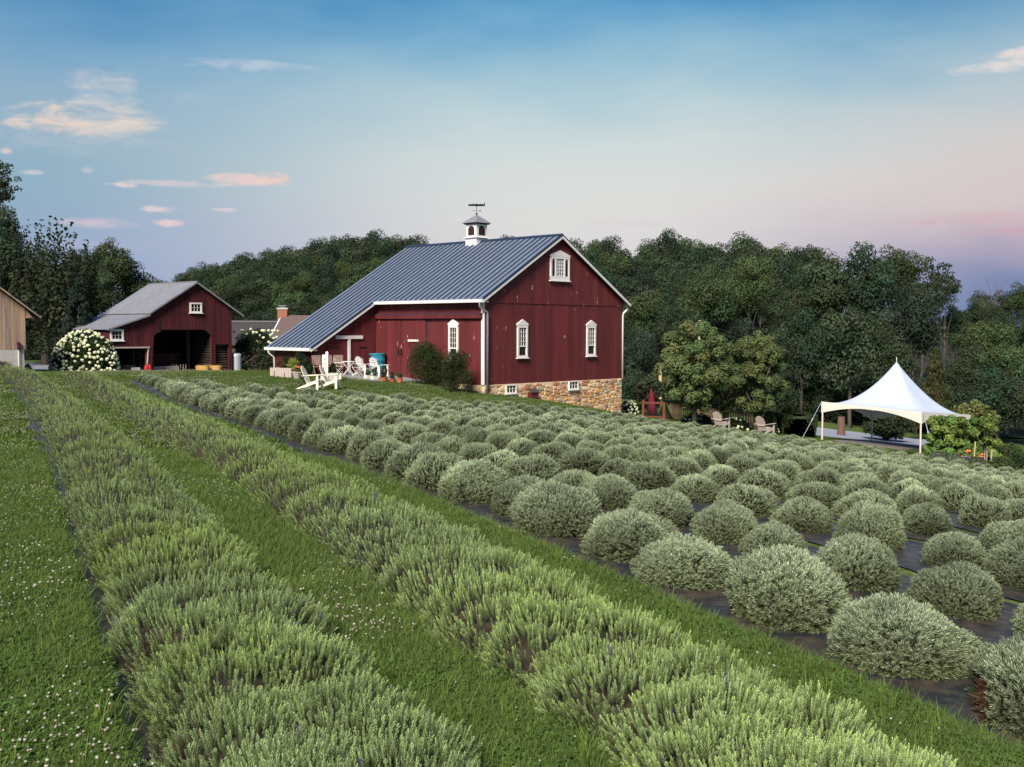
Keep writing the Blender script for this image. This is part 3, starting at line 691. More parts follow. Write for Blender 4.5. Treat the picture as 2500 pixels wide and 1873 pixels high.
def fix_normals():
    import bmesh
    for me in bpy.data.meshes:
        if me.get('fixn'): continue
        if len(me.polygons) and len(me.polygons) < 3000 and 'Col' not in me.color_attributes and me.users:
            bm = bmesh.new(); bm.from_mesh(me); bmesh.ops.recalc_face_normals(bm, faces=bm.faces); bm.to_mesh(me); bm.free()
def window(parent, place, ac, w, z0, z1, cols, rows, peak=0., fw=.11, glass=None, open_rows=0, shutters=False, gw=None, gz0=None, gz1=None):
    # place(a, z, d); frame standing proud with a sill, muntins and separate panes
    gw = gw or w-2*fw; gz0 = z0+fw if gz0 is None else gz0; gz1 = z1-fw if gz1 is None else gz1
    m = MB()
    def bx(a0, a1, b0, b1, d0, d1):
        P = [Vector(place(a, z, d)) for a in (a0, a1) for d in (d0, d1) for z in (b0, b1)]
        m.add(P, [(0,1,3,2),(4,6,7,5),(0,4,5,1),(2,3,7,6),(0,2,6,4),(1,5,7,3)])
    L_, R_ = ac-gw/2, ac+gw/2
    if not shutters:
        bx(ac-w/2, L_, z0, z1, .02, .10); bx(R_, ac+w/2, z0, z1, .02, .10)
    else:
        sw = (w-gw)/2
        for s in (-1, 1):
            bx(*sorted((ac+s*w/2, ac+s*(w/2-.11))), z0, z1, .02, .10); bx(*sorted((ac+s*gw/2, ac+s*(gw/2+.09))), z0, z1, .02, .10)
    bx(ac-w/2, ac+w/2, z0, gz0, .022, .103); bx(ac-w/2, ac+w/2, gz1, z1, .022, .103)
    bx(ac-w/2-.05, ac+w/2+.05, z0-.05, z0, .02, .16)
    if peak:
        P = [(ac-w/2-.03, z1), (ac+w/2+.03, z1), (ac+w/2+.03, z1+peak*.25), (ac, z1+peak), (ac-w/2-.03, z1+peak*.25)]
        m.prism([place(a, z, .02) for a, z in P], Vector(place(ac, z1, .11))-Vector(place(ac, z1, .02)))
    fo = m.obj('window', M['white'], parent)
    mm = MB(); m = mm; cw = gw/cols; rh = (gz1-gz0)/rows
    for i in range(1, cols): bx(L_+i*cw-.009, L_+i*cw+.009, gz0+open_rows*rh, gz1, .045, .075)
    for j in range(1, rows):
        t = .03 if j == open_rows and open_rows else .009
        if j >= open_rows: bx(L_, R_, gz0+j*rh-t, gz0+j*rh+t, .047, .078)
    if mm.V: mm.obj('muntins', M['white'], fo)
    for i in range(cols):
        for j in range(rows):
            if j < open_rows: continue
            m = MB(); bx(L_+i*cw, L_+(i+1)*cw, gz0+j*rh, gz0+(j+1)*rh, .035, .041); m.obj('pane', glass or M['glass'], fo)
    if open_rows: m = MB(); bx(L_, R_, gz0, gz0+open_rows*rh, .026, .030); m.obj('pane', M['dark'], fo)  # open sash: dark sheet painted for the unlit inside, no glass here
    if shutters:
        for s in (-1, 1):
            c = ac+s*(gw/2+.09+(w/2-.11-gw/2-.09)/2); sw2 = (w/2-.11-gw/2-.09)/2; zt = gz1-.15
            m = MB(); P = [(c-sw2, gz0), (c+sw2, gz0)]+[(c+sw2*math.cos(t), zt+sw2*1.2*math.sin(t)) for t in np.linspace(0, math.pi, 9)]
            m.prism([place(a, z, .022) for a, z in P], Vector(place(c, 0, .05))-Vector(place(c, 0, .022)))
            for q in np.arange(gz0+.05, zt, .075): bx(c-sw2+.01, c+sw2-.01, q, q+.03, .05, .07)
            m.obj('louvre', M['louvre'], fo)
            m = MB()
            for sg in (-1, 1):
                P = [(c+sg*sw2, zt), (c+sg*sw2, gz1), (c, gz1)]+[(c+sg*sw2*math.cos(t), zt+sw2*1.2*math.sin(t)) for t in np.linspace(math.pi/2, 0, 5)]
                m.prism([place(a, z, .024) for a, z in P], Vector(place(c, 0, .10))-Vector(place(c, 0, .024)))
            m.obj('spandrel', M['white'], fo)
    return fo

def barn():
    B = thing('red_barn', 'large dark red bank barn with blue-grey metal roof and stone foundation', 'barn', (BX, BY, BZ), BYAW)
    G = lambda a, z, d: (a, -d, z)           # gable wall, faces right front
    Dp = lambda a, z, d: (-d, a, z)          # long wall with the sliding doors
    E1 = lambda a, z, d: (a, L1-d, z)        # wall of the low wing
    E2 = lambda a, z, d: (-EX-d, a, z)       # end of the low wing
    roofz = lambda u: HR-abs(u-W_/2)*SL
    wallt = lambda u: roofz(u)-.10
    low = -1.2
    # inner shell
    m = MB(); m.prism([(0.05, .05, low-2), (W_-.05, .05, low-2), (W_-.05, .05, roofz(W_-.05)-.2), (W_/2, .05, HR-.2), (.05, .05, roofz(.05)-.2)], (0, LL-.1, 0))
    m.prism([(-EX+.05, L1+.05, low), (0.04, L1+.05, low), (0.04, L1+.05, wallt(0)-.1), (-EX+.05, L1+.05, roofz(-EX)-.25)], (0, LL-L1-.1, 0))
    m.obj('inner_walls', M['dark'], B)
    ZS = 4.083
    boards(B, M['red'], 0, W_, lambda a: 0, lambda a: ZS, G, .27)
    boards(B, M['red'], .0, W_, lambda a: ZS-.06 if .3 < a < W_-.3 else ZS-.2, lambda a: wallt(a), G, .27, base=.028)
    boards(B, M['red'], 0, W_, lambda a: 0, lambda a: wallt(a), lambda a, z, d: (a, LL+d, z), .9)
    boards(B, M['red'], 0, LL, lambda a: 0, lambda a: roofz(W_)-.15, lambda a, z, d: (W_+d, a, z), .9)
    # long wall: sliding doors, track beam, siding
    v1 = solve_px(B, (0, 0, 1), (0, 1, 0), 1041.5); v2 = solve_px(B, (0, 0, 1), (0, 1, 0), 980); v3 = L1
    ztr = 3.28
    boards(B, M['red'], .0, v1, lambda a: 0, lambda a: ztr, Dp, .27)
    boards(B, M['red'], .0, L1, lambda a: ztr+.0, lambda a: roofz(0)-.12, Dp, .27, base=-.01)
    for (p, q) in ((v1, v2), (v2, v3)):
        dr = MB().box(-.05, -.02, p+.01, q-.01, .02, ztr-.02).obj('sliding_door', M['red'], B)
        boards(dr, M['red'], p+.02, q-.02, lambda a: .02, lambda a: ztr-.02, Dp, .26, base=.05)
        if p == v1:
            MB().box(-.16, -.10, q-.16, q-.11, 1.35, 1.65).obj('handle', M['blackmetal'], dr)
        else: MB().box(-.16, -.10, p+.08, p+.13, 1.35, 1.65).obj('handle', M['blackmetal'], dr)
    MB().box(-.20, -.02, .05, L1-.05, ztr-.02, ztr+.24).obj('door_track_cover', M['red'], B)
    MB().box(-.21, -.205, .05, L1-.05, ztr+.20, ztr+.235).box(-.055, -.05, v1-.06, v1-.03, 0, ztr).obj('track_flashing', M['seam'], B)
    # white bar on the door
    a0 = solve_px(B, (-.1, 0, 1.6), (0, 1, 0), 1022); a1 = solve_px(B, (-.1, 0, 1.6), (0, 1, 0), 997); zb = solve_py(B, (-.1, (a0+a1)/2), 832)
    MB().box(-.14, -.09, a0, a1, zb-.05, zb+.06).obj('door_bar', M['white'], B)
    # low wing
    zw = lambda a: roofz(a)-.10
    boards(B, M['red'], -EX, -.0, lambda a: -.6, lambda a: HR-(W_/2-a)*SL-.12, E1, .26)
    boards(B, M['red'], L1, LL, lambda a: -.6, lambda a: HR-(W_/2+EX)*SL-.12, E2, .27)
    uc = solve_px(B, (0, L1-.1, 1.5), (1, 0, 0), 853.5); ul = solve_px(B, (0, L1-.1, 1.5), (1, 0, 0), 821); ur = solve_px(B, (0, L1-.1, 1.5), (1, 0, 0), 886)
    zt = solve_py(B, (uc, L1-.1), 823.5)
    m = MB().box(ul, ur, L1-.11, L1-.03, zt-.09, zt+.09); m.box(uc-.075, uc+.075, L1-.10, L1-.03, -.1, zt-.09); m.obj('door_trim', M['white'], B)
    m = MB()
    for s in (-1, 1): m.box(*sorted((uc+s*.7, uc+s*1.15)), L1-.06, L1-.03, zt-.55, zt-.50)
    m.obj('strap_hinges', M['blackmetal'], B)
    # roof panels with standing seams
    th = .05; n = 30; tot = LL+2*OG; w = tot/n
    for i in range(n):
        a, b = -OG+i*w, -OG+(i+1)*w; ue = -OE if (a+b)/2 < L1-OG+.05 else -OE-EX
        z = lambda u: HR-(W_/2-u)*SL
        m = MB(); P = [(W_/2, a, HR), (ue, a, z(ue)), (ue, b, z(ue)), (W_/2, b, HR)]
        m.prism(P, (0, 0, -th)); pn = m.obj('roof_panel', M['roof'], B)
        m = MB(); nn = Vector((-SL, 0, 1)).normalized()*.055
        m.prism([(W_/2, a-.016, HR+.001), (ue, a-.016, z(ue)+.001), (ue, a+.018, z(ue)+.001), (W_/2, a+.018, HR+.001)], nn); m.obj('seam', M['seam'], pn)
        z2 = lambda u: HR-(u-W_/2)*SL; e = W_+OE
        MB().prism([(W_/2, a, HR), (W_/2, b, HR), (e, b, z2(e)), (e, a, z2(e))], (0, 0, -th)).obj('roof_panel', M['roof'], B)
    MB().prism([(W_/2-.16, -OG-.02, HR-.075), (W_/2, -OG-.02, HR+.065), (W_/2+.16, -OG-.02, HR-.075), (W_/2, -OG-.02, HR-.02)], (0, tot+.04, 0)).obj('ridge_cap', M['seam'], B)
    # rakes, gutters, downspouts, corner boards
    def rake(u0, u1, v, name='rake_board'):
        z = lambda u: HR-abs(u-W_/2)*SL
        MB().prism([(u0, v, z(u0)-.055), (u1, v, z(u1)-.055), (u1, v, z(u1)-.20), (u0, v, z(u0)-.20)], (0, .035, 0)).obj(name, M['white'], B)
        MB().prism([(u0, v-.012, z(u0)+.012), (u1, v-.012, z(u1)+.012), (u1, v-.012, z(u1)-.05), (u0, v-.012, z(u0)-.05)], (0, .02, 0)).obj('drip_edge', M['seam'], B)
    rake(-OE, W_/2, -OG-.04); rake(W_/2, W_+OE, -OG-.04); rake(-OE-EX, -OE, L1-OG-.04)
    ze = HE-.02
    MB().box(-OE-.11, -OE, -OG, L1-OG-.01, ze-.16, ze-.01).box(-OE+.01, 0, -OG, L1, ze-.14, ze-.10).obj('gutter', M['white'], B)
    zx = HR-(W_/2+OE+EX)*SL
    MB().box(-OE-EX-.11, -OE-EX, L1-OG, LL+OG, zx-.16, zx-.01).box(-OE-EX+.01, -EX, L1-OG, LL+OG, zx-.15, zx-.11).obj('gutter', M['white'], B)
    zr = HR-(W_/2+OE)*SL
    MB().box(W_+OE, W_+OE+.11, -OG, LL, zr-.16, zr-.01).obj('gutter', M['white'], B)
    MB().tube([(-OE-.05, -.12, ze-.14), (-OE-.05, -.12, ze-.35), (.06, -.15, ze-.62), (.08, -.15, ze-.8), (.08, -.15, -.55)], .055, 8).obj('downspout', M['pipe'], B, smooth=True)
    MB().tube([(W_+OE+.05, -.05, zr-.14), (W_+OE+.05, -.05, zr-.35), (W_+.08, -.06, zr-.55), (W_+.05, -.06, zr-.7), (W_+.05, -.06, .0)], .05, 8).obj('downspout', M['white'], B, smooth=True)
    MB().tube([(-OE-EX-.04, LL+OG-.3, zx-.12), (-OE-EX-.02, LL+OG-.3, zx-.3), (-EX-.10, LL-.05, zx-.55), (-EX-.08, LL-.05, -.5)], .05, 8).obj('downspout', M['white'], B, smooth=True)
    MB().box(-.06, -.0, .0, .16, 0, ZS+.0).box(-.06, .0, -.045, -.0, 0, ZS).obj('corner_board', M['white'], B)
    # stone foundation: mortar wall and single stones
    MB().box(.0, W_, -.03, .3, -3.2, -.004).box(0, .3, .3, 5.0, -2.5, -.004).box(W_-.3, W_, .3, LL, -3.2, 0).obj('foundation_wall', M['mortar'], B)
    win = []
    for (x0, x1, y0, y1) in ((1233, 1258.5, 939, 962.8), (1386.5, 1409.5, 930, 953)):
        u0 = solve_px(B, (0, -.03, -.3), (1, 0, 0), x0); u1 = solve_px(B, (0, -.03, -.3), (1, 0, 0), x1); uc_ = (u0+u1)/2
        zt_ = min(-.01, solve_py(B, (uc_, -.03), y0)); zb_ = solve_py(B, (uc_, -.03), y1); win.append((u0, u1, zb_, zt_))
        window(B, lambda a, z, d: (a, -.03-d, z), uc_, u1-u0, zb_+.05, zt_, 3, 2, fw=.055)
    rs = random.Random(5)
    def grd(u): p = B.matrix_basis @ Vector((u, 0, 0)); return gz(p.x, p.y)-BZ
    AS = 2.0; seeds = []; tries = 0            # irregular rubble: cells round scattered seeds, wider than tall
    while tries < 9000 and len(seeds) < 420:
        tries += 1; q = (rs.uniform(-.1, W_+.1), rs.uniform(-2.75, .05)*AS); md = rs.choice((.20, .28, .36, .44))
        if all((q[0]-o_[0])**2+(q[1]-o_[1])**2 > (md*.5+o_[2]*.5)**2 for o_ in seeds): seeds.append((q[0], q[1], md))
    for (sx, sz, md) in seeds:
        if not (0 < sx < W_) or sz/AS < grd(sx)-.12 or sz > -.05: continue
        if any(a-.05 < sx < b+.05 and c-.04 < sz/AS < d_+.06 for a, b, c, d_ in win): continue
        poly = [(sx-.7, sz-.7), (sx+.7, sz-.7), (sx+.7, sz+.7), (sx-.7, sz+.7)]
        def clip(poly, nx_, nz_, c0):            # keep nx*x+nz*z <= c0
            out = []
            for a, b in zip(poly, poly[1:]+poly[:1]):
                fa, fb = nx_*a[0]+nz_*a[1]-c0, nx_*b[0]+nz_*b[1]-c0
                if fa <= 0: out.append(a)
                if fa*fb < 0: t_ = fa/(fa-fb); out.append((a[0]+(b[0]-a[0])*t_, a[1]+(b[1]-a[1])*t_))
            return out
        for (ox, oz, om) in seeds:
            dx, dz = ox-sx, oz-sz; L2 = math.hypot(dx, dz)
            if 0 < L2 < 1.4: f_ = .5+.18*(md-om)/.24; poly = clip(poly, dx/L2, dz/L2, (dx/L2)*(sx+dx*f_)+(dz/L2)*(sz+dz*f_)-.017)
            if len(poly) < 3: break
        if len(poly) < 3: continue
        poly = clip(clip(clip(poly, 1, 0, W_-.004), -1, 0, 0.0), 0, 1, -.012*AS)
        for (a, b, c, d_) in win:
            if poly and sz/AS < c: poly = clip(poly, 0, 1, (c-.06)*AS) if a-.3 < sx < b+.3 else poly
            elif poly and sz/AS > c-.05: poly = clip(poly, 1, 0, a-.02) if sx < a and sx > a-.8 else clip(poly, -1, 0, -(b+.02)) if sx > b and sx < b+.8 else poly
        if len(poly) < 3: continue
        P = [(a, b/AS) for a, b in poly]; cu = sum(a for a, b in P)/len(P); cz = sum(b for a, b in P)/len(P)
        if max(a for a, b in P)-min(a for a, b in P) < .07: continue
        Q = []                                   # round the corners off
        for (a, b) in zip(P, P[1:]+P[:1]): Q += [(a[0]*.78+b[0]*.22, a[1]*.78+b[1]*.22), (a[0]*.22+b[0]*.78, a[1]*.22+b[1]*.78)]
        n_ = len(Q); d = rs.uniform(.015, .045)
        V = [(a, -.028, b) for a, b in Q]+[(cu+(a-cu)*.86+rs.uniform(-.004,.004), -.03-d, cz+(b-cz)*.80) for a, b in Q]+[(cu, -.036-d*1.15, cz)]
        m = MB(); m.add(V, [(i, (i+1) % n_, (i+1) % n_+n_, i+n_) for i in range(n_)]+[(n_+i, n_+(i+1) % n_, 2*n_) for i in range(n_)]); m.obj('stone', M['stone'], B)
    for i in range(7):                       # stones under the long wall near the corner
        v = .15+i*.33; m = MB().box(-.03, .02, v, v+.29, -.30, -.03); m.obj('stone', M['stone'], B)
    # gable and wall windows
    for px in (1272.7, 1440.5):
        u = solve_px(B, (0, 0, 2.2), (1, 0, 0), px)
        window(B, lambda a, z, d: (a, -d-.018, z), u, .75, 1.30, 2.93, 3, 6, peak=.30, fw=.11, open_rows=2, gz1=2.80)
    v = solve_px(B, (0, 0, 2.2), (0, 1, 0), 1109.8); zt_ = solve_py(B, (0, v), 791)
    window(B, lambda a, z, d: (-d-.018, a, z), v, .70, 1.15, 2.93, 3, 6, peak=.30, fw=.11, open_rows=2, gz1=2.80)
    u = W_/2+.03; z0 = solve_py(B, (u, -.05), 685.5); zp = solve_py(B, (u, -.05), 611.5); zs = solve_py(B, (u, -.05), 625)
    window(B, lambda a, z, d: (a, -d-.046, z), u, 1.50, z0, zs-.05, 4, 5, peak=zp-zs+.05, fw=.1, shutters=True, gw=.60, gz0=z0+.22, gz1=zs-.16, glass=M['glass_day'])
    # cupola
    vc = solve_px(B, (W_/2, 0, HR+.3), (0, 1, 0), 1163.5)
    def sq(m, h, z0, z1, h1=None):
        h1 = h1 or h; V = [(W_/2+sx*q, vc+sy*q, z) for z, q in ((z0, h), (z1, h1)) for sx, sy in ((-1,-1),(1,-1),(1,1),(-1,1))]
        m.add(V, [(0,1,2,3)[::-1], (4,5,6,7)]+[(i, (i+1) % 4, (i+1) % 4+4, i+4) for i in range(4)])
    s = .44; m = MB(); sq(m, s, HR-.75, HR+.17); cup = m.obj('cupola', M['white'], B)
    m = MB(); sq(m, s+.10, HR+.17, HR+.22, s+.06); m.obj('cupola_ledge', M['white'], cup)
    m = MB(); sq(m, s-.03, HR+.221, HR+.93); m.obj('cupola_body', M['white'], cup)
    m = MB(); sq(m, s+.06, HR+.93, HR+1.0, s+.10); m.obj('cupola_cornice', M['louvre'], cup)
    m = MB(); V = [(W_/2+sx*(s+.16), vc+sy*(s+.16), HR+1.0) for sx, sy in ((-1,-1),(1,-1),(1,1),(-1,1))]+[(W_/2, vc, HR+1.50)]
    m.add(V, [(0,1,4),(1,2,4),(2,3,4),(3,0,4),(3,2,1,0)]); m.obj('cupola_roof', M['galv'], cup)
    for sgn, ax in ((-1, 'v'), (-1, 'u'), (1, 'v'), (1, 'u')):
        q = s-.03; P = [(-.24, HR+.32), (.24, HR+.32)]+[(.24*math.cos(t), HR+.62+.22*math.sin(t)) for t in np.linspace(0, math.pi, 11)]
        f = (lambda a, z: (W_/2+a, vc+sgn*(q+.004), z)) if ax == 'v' else (lambda a, z: (W_/2+sgn*(q+.004), vc+a, z))
        m = MB(); m.prism([f(a, z) for a, z in P], (0, sgn*.012, 0) if ax == 'v' else (sgn*.012, 0, 0))
        for z in np.arange(HR+.36, HR+.78, .07):
            c = (W_/2, vc+sgn*(q+.02)) if ax == 'v' else (W_/2+sgn*(q+.02), vc); a = .19 if z < HR+.66 else .12
            if ax == 'v': m.box(c[0]-a, c[0]+a, c[1]-.01, c[1]+.01, z, z+.03)
            else: m.box(c[0]-.01, c[0]+.01, c[1]-a, c[1]+a, z, z+.03)
        m.obj('louvre', M['louvre'], cup)
    # weathervane: bird with spread wings over a rod with letter arms
    m = MB(); m.lathe([(.05,0),(.07,.04),(.03,.09),(0,.1)], 10, (W_/2, vc, HR+1.49)); m.tube([(W_/2, vc, HR+1.5), (W_/2, vc, HR+2.02)], .014, 6)
    m.lathe([(0,-.03),(.03,0),(0,.03)], 8, (W_/2, vc, HR+1.85))
    c, s_ = math.cos(-BYAW), math.sin(-BYAW)                      # the vane lies across the view
    Q = lambda a, b, z: (W_/2+a*c-b*s_, vc+a*s_+b*c, z)
    for (a, b) in ((1,0),(-1,0),(0,1),(0,-1)): m.bar(Q(0,0,HR+1.70), Q(a*.20, b*.20, HR+1.70), .014)
    m.bar(Q(.17,0,HR+1.66), Q(.17,0,HR+1.75), .016); m.bar(Q(.17,0,HR+1.66), Q(.23,0,HR+1.75), .014); m.bar(Q(.23,0,HR+1.66), Q(.23,0,HR+1.75), .016)
    m.bar(Q(-.17,0,HR+1.66), Q(-.21,0,HR+1.74), .014); m.bar(Q(-.21,0,HR+1.74), Q(-.25,0,HR+1.68), .014)
    m.obj('weathervane_rod', M['blackmetal'], cup)
    m = MB(); zb = HR+2.03
    m.tube([Q(.04,-.22,zb-.02), Q(.02,-.1,zb), Q(0,.05,zb+.01), Q(0,.16,zb-.02)], [.015,.06,.07,.03], 8)
    for sg in (-1, 1):
        P = [Q(0,-.06,zb+.03), Q(sg*.22,-.09,zb+.05), Q(sg*.40,-.08,zb+.03), Q(sg*.47,-.02,zb+.03), Q(sg*.38,.05,zb+.02), Q(sg*.2,.09,zb+.03), Q(0,.1,zb+.02)]
        m.prism(P, (0, 0, -.085))
    m.prism([Q(.40,-.02,zb+.02), Q(.47,-.02,zb+.02), Q(.46,-.02,zb+.12), Q(.42,-.02,zb+.12)], Vector(Q(0,.03,0))-Vector(Q(0,0,0)))
    m.obj('weathervane_bird', M['blackmetal'], cup)
    # patio against the long wall, laid in single slabs
    for i in range(8):
        for j in range(7):
            a0, a1 = -3.75+i*.47, -3.75+(i+1)*.47-.012; b0, b1 = 4.0+j*.61+(i % 2)*.0, 4.0+(j+1)*.61-.012
            V = []
            for (a, b) in ((a0,b0),(a1,b0),(a1,b1),(a0,b1)): p = B.matrix_basis @ Vector((a, b, 0)); V.append((a, b, gz(p.x, p.y)-BZ+.035))
            o = MB().prism(V, (0, 0, -.1)).obj('paving_slab', M['patio'], patio)
    return B
patio = thing('patio', 'grey stone patio against the barn doors', 'patio', (BX, BY, BZ), BYAW)
patio['kind'] = 'structure'; del patio['category']
BARN = barn()
BM = BARN.matrix_basis.copy()
def wpt(px, d_from_wall=0.0, v=None):         # ground point next to the long wall, seen at picture column px
    t = solve_px(BARN, (-d_from_wall, 0, .3), (0, 1, 0), px); p = BM @ Vector((-d_from_wall, t, 0)); return Vector((p.x, p.y, gz(p.x, p.y)+.035))

# red lidded box against the stones
p = BM @ Vector((solve_px(BARN, (0, -.3, -.5), (1, 0, 0), 1300), -.34, 0)); p.z = gz(p.x, p.y)
t = thing('feed_box', 'small dark red wooden box with slanted lid against the stone foundation', 'wooden box', p, BYAW)
MB().prism([(-.22,-.14,0),(.22,-.14,0),(.27,-.14,.36),(-.27,-.14,.36)], (0,.30,0)).obj('box_body', M['red'], t)
MB().prism([(-.30,-.20,.35),(-.30,-.20,.38),(-.30,.18,.52),(-.30,.18,.49)], (.6,0,0)).obj('lid', M['slate'], t)

# ------------------------------------------------------------------ open wagon shed on the left
def shed():
    S = thing('red_wagon_shed', 'old dark red open-fronted shed with grey metal roof and lean-to', 'shed', tuple(at(360, 765, 66).xy)+(0,), BYAW)
    k0 = at(360, 765, 66).z; wid = 6.5; zr = at(480, 689, 68.3).z; g = -2.80; dep = 6.0; sl = (zr-k0)/(wid/2)
    LW = 2.56; zl = at(262, 802, 64.2).z+.05
    f = lambda a, z, d: (a, -d, z)
    U = lambda px, z=-1.5: solve_px(S, (0, 0, z), (1, 0, 0), px)
    Z = lambda px, py: solve_py(S, (U(px), 0), py)
    oL, oR = U(373), U(519); oa, ob = U(394), U(499.6); zc, zt = Z(373, 822), Z(394, 805)
    cL, cR, ct = U(525.5), U(559), Z(540, 841); wr = U(566)
    lt = Z(340, 849); lR = U(361)
    rz = lambda a: zr-abs(a-wid/2)*sl if a > 0 else k0+a*(k0-zl)/LW
    top = lambda a: rz(a)-.07
    def bot(a):
        if a < lR: return lt
        if oL < a < oR:
            if a < oa: return zc+(zt-zc)*(a-oL)/(oa-oL)
            if a > ob: return zt+(zc-zt)*(a-ob)/(oR-ob)
            return zt
        if cL < a < cR: return ct
        return g-.3
    boards(S, M['red_old'], -LW+.1, wr, bot, top, f, .235, jit=.012, gap=.014)
    # other walls, dark inside
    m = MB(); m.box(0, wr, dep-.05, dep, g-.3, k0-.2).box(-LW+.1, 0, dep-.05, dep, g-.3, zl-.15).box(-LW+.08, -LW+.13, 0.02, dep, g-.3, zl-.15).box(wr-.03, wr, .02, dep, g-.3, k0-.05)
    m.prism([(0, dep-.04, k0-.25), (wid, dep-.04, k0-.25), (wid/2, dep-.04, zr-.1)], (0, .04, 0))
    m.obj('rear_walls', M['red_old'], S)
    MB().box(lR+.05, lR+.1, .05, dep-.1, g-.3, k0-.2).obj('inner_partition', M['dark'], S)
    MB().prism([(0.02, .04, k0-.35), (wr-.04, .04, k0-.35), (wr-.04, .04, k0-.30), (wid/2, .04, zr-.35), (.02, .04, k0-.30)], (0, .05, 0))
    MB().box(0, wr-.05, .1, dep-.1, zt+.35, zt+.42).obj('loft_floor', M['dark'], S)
    # corn crib slats: along the inside wall and behind the narrow opening
    zz = g+.05; i = 0
    while zz < zc+.2:
        MB().box(oR-.02, oR+.02, .1, dep-.4, zz, zz+.075).obj('crib_slat', M['oldwood'], S)
        if zz < ct-.1: MB().box(cL, cR, .30, .33, zz, zz+.085).obj('crib_slat', M['oldwood'], S)
        zz += .165
    m = MB()
    for (a, b) in ((oL, .05), (oR, .05), (cL-.02, .05), (cR+.05, .05), (lR-.05, .05)): m.box(a-.06, a+.06, b, b+.12, g-.3, zt if a < 5 else zc)
    m.obj('door_posts', M['red_old'], S)
    MB().box(U(497)-.09, U(497)+.09, 1.9, 2.08, g-.3, zt+.3).obj('inner_post', M['oldwood'], S)
    MB().box(-LW+.1, lR+.1, -.09, -.045, lt-.03, lt+.06).obj('lintel_board', M['greywood'], S)
    MB().bar((lR-.12, -.02, g-.2), (lR+.02, -.02, lt), .10, .05).obj('leaning_board', M['greywood'], S)
    # roof
    n = 9; oh = .28
    for i in range(n):
        a, b = -oh+(dep+oh+.2)*i/n, -oh+(dep+oh+.2)*(i+1)/n-.012
        for (q0, q1) in ((0, .5), (.5, 1)):
            u0, u1 = wid/2*(1-q0), wid/2*(1-q1); e = .012 if q0 else 0
            u0 += e
            MB().prism([(u0, a, zr-(wid/2-u0)*sl+.03-e), (u1, a, zr-(wid/2-u1)*sl+.03-e), (u1, b, zr-(wid/2-u1)*sl+.03-e), (u0, b, zr-(wid/2-u0)*sl+.03-e)], (0,0,-.04)).obj('roof_sheet', M['galv'], S)
        MB().prism([(.05, a, k0-.06), (-LW-.15, a, zl-.08), (-LW-.15, b, zl-.08), (.05, b, k0-.06)], (0,0,-.04)).obj('roof_sheet', M['galv'], S)
        MB().prism([(wid/2, a, zr+.03), (wid/2, b, zr+.03), (wid+.15, b, zr-(wid/2+.15)*sl+.03), (wid+.15, a, zr-(wid/2+.15)*sl+.03)], (0,0,-.04)).obj('roof_sheet', M['galv'], S)
    MB().box(wid/2-.05, wid/2+.05, -oh-.02, dep+.2, zr+.02, zr+.07).obj('ridge_cap', M['galv'], S)
    m = MB()
    m.prism([(0, -oh-.02, k0+.03), (wid/2, -oh-.02, zr+.03), (wid/2, -oh-.02, zr-.08), (0, -oh-.02, k0-.08)], (0,.03,0))
    m.prism([(wid+.15, -oh-.02, zr-(wid/2+.15)*sl+.03), (wid/2, -oh-.02, zr+.03), (wid/2, -oh-.02, zr-.08), (wid+.15, -oh-.02, zr-(wid/2+.15)*sl-.08)], (0,.03,0))
    m.prism([(0.05, -oh-.02, k0-.06), (-LW-.15, -oh-.02, zl-.08), (-LW-.15, -oh-.02, zl-.18), (0.05, -oh-.02, k0-.17)], (0,.03,0)); m.obj('rake_board', M['galv'], S)
    # windows
    u0, u1 = U(462.5, 0), U(492, 0); uc = (u0+u1)/2
    window(S, lambda a, z, d: (a, -.01-d, z), uc, u1-u0, solve_py(S, (uc,0), 764), solve_py(S, (uc,0), 739), 3, 2, fw=.10)
    u0, u1 = U(268, -.8), U(300.5, -.8); uc = (u0+u1)/2
    window(S, lambda a, z, d: (a, -.01-d, z), uc, u1-u0, solve_py(S, (uc,0), 832), solve_py(S, (uc,0), 805), 3, 2, fw=.11, peak=.05)
    MB().box(U(389)-.1, U(389)+.1, -.04, -.03, Z(389, 812), Z(389, 788)).obj('hatch', M['dark'], S)
    # contents stand in the shed on their own
    def inside(px, d, z=None): u = solve_px(S, (0, d, g+.3), (1, 0, 0), px); q = S.matrix_basis @ Vector((u, d, 0)); return Vector((q.x, q.y, gz(q.x, q.y) if z is None else z))
    fw = thing('firewood_stack', 'stack of split firewood in the dark back of the open shed', 'firewood', inside(398, 2.6), BYAW)
    for j in range(6):
        for i in range(15):
            MB().tube([(-1.3+i*.17+(j % 2)*.08, 0, .25+j*.155), (-1.3+i*.17+(j % 2)*.08, .5, .25+j*.155)], rnd.uniform(.06,.085), 6).obj('log', M['firewood'], fw)
    t = thing('board', 'low pale board edge lying before the firewood stack', 'board', inside(398, .9), BYAW); MB().box(-1.1, 1.1, 0, .05, 0, .30).obj('plank', M['greywood'], t)
    for px, lab in ((424, 'left'), (447, 'right')):
        t = thing('folded_easel', 'folded grey wooden trestle leaning in the shed, %s one' % lab, 'trestle', inside(px, 1.0), BYAW)
        m = MB()
        for q in range(3): m.bar((-.2+q*.18, 0, 0), (-.1+q*.18, .1, .42), .035)
        m.obj('trestle_legs', M['greywood'], t)
    t = thing('hand_truck', 'green metal hand truck standing in the lean-to bay', 'hand truck', inside(336, .9), BYAW)
    m = MB(); 
    for s in (-.22, .22): m.tube([(s,0,0),(s,.1,1.55)], .018, 6)
    for z in (.35,.75,1.1,1.5): m.tube([(-.22,.1*z/1.5,z),(.22,.1*z/1.5,z)], .015, 6)
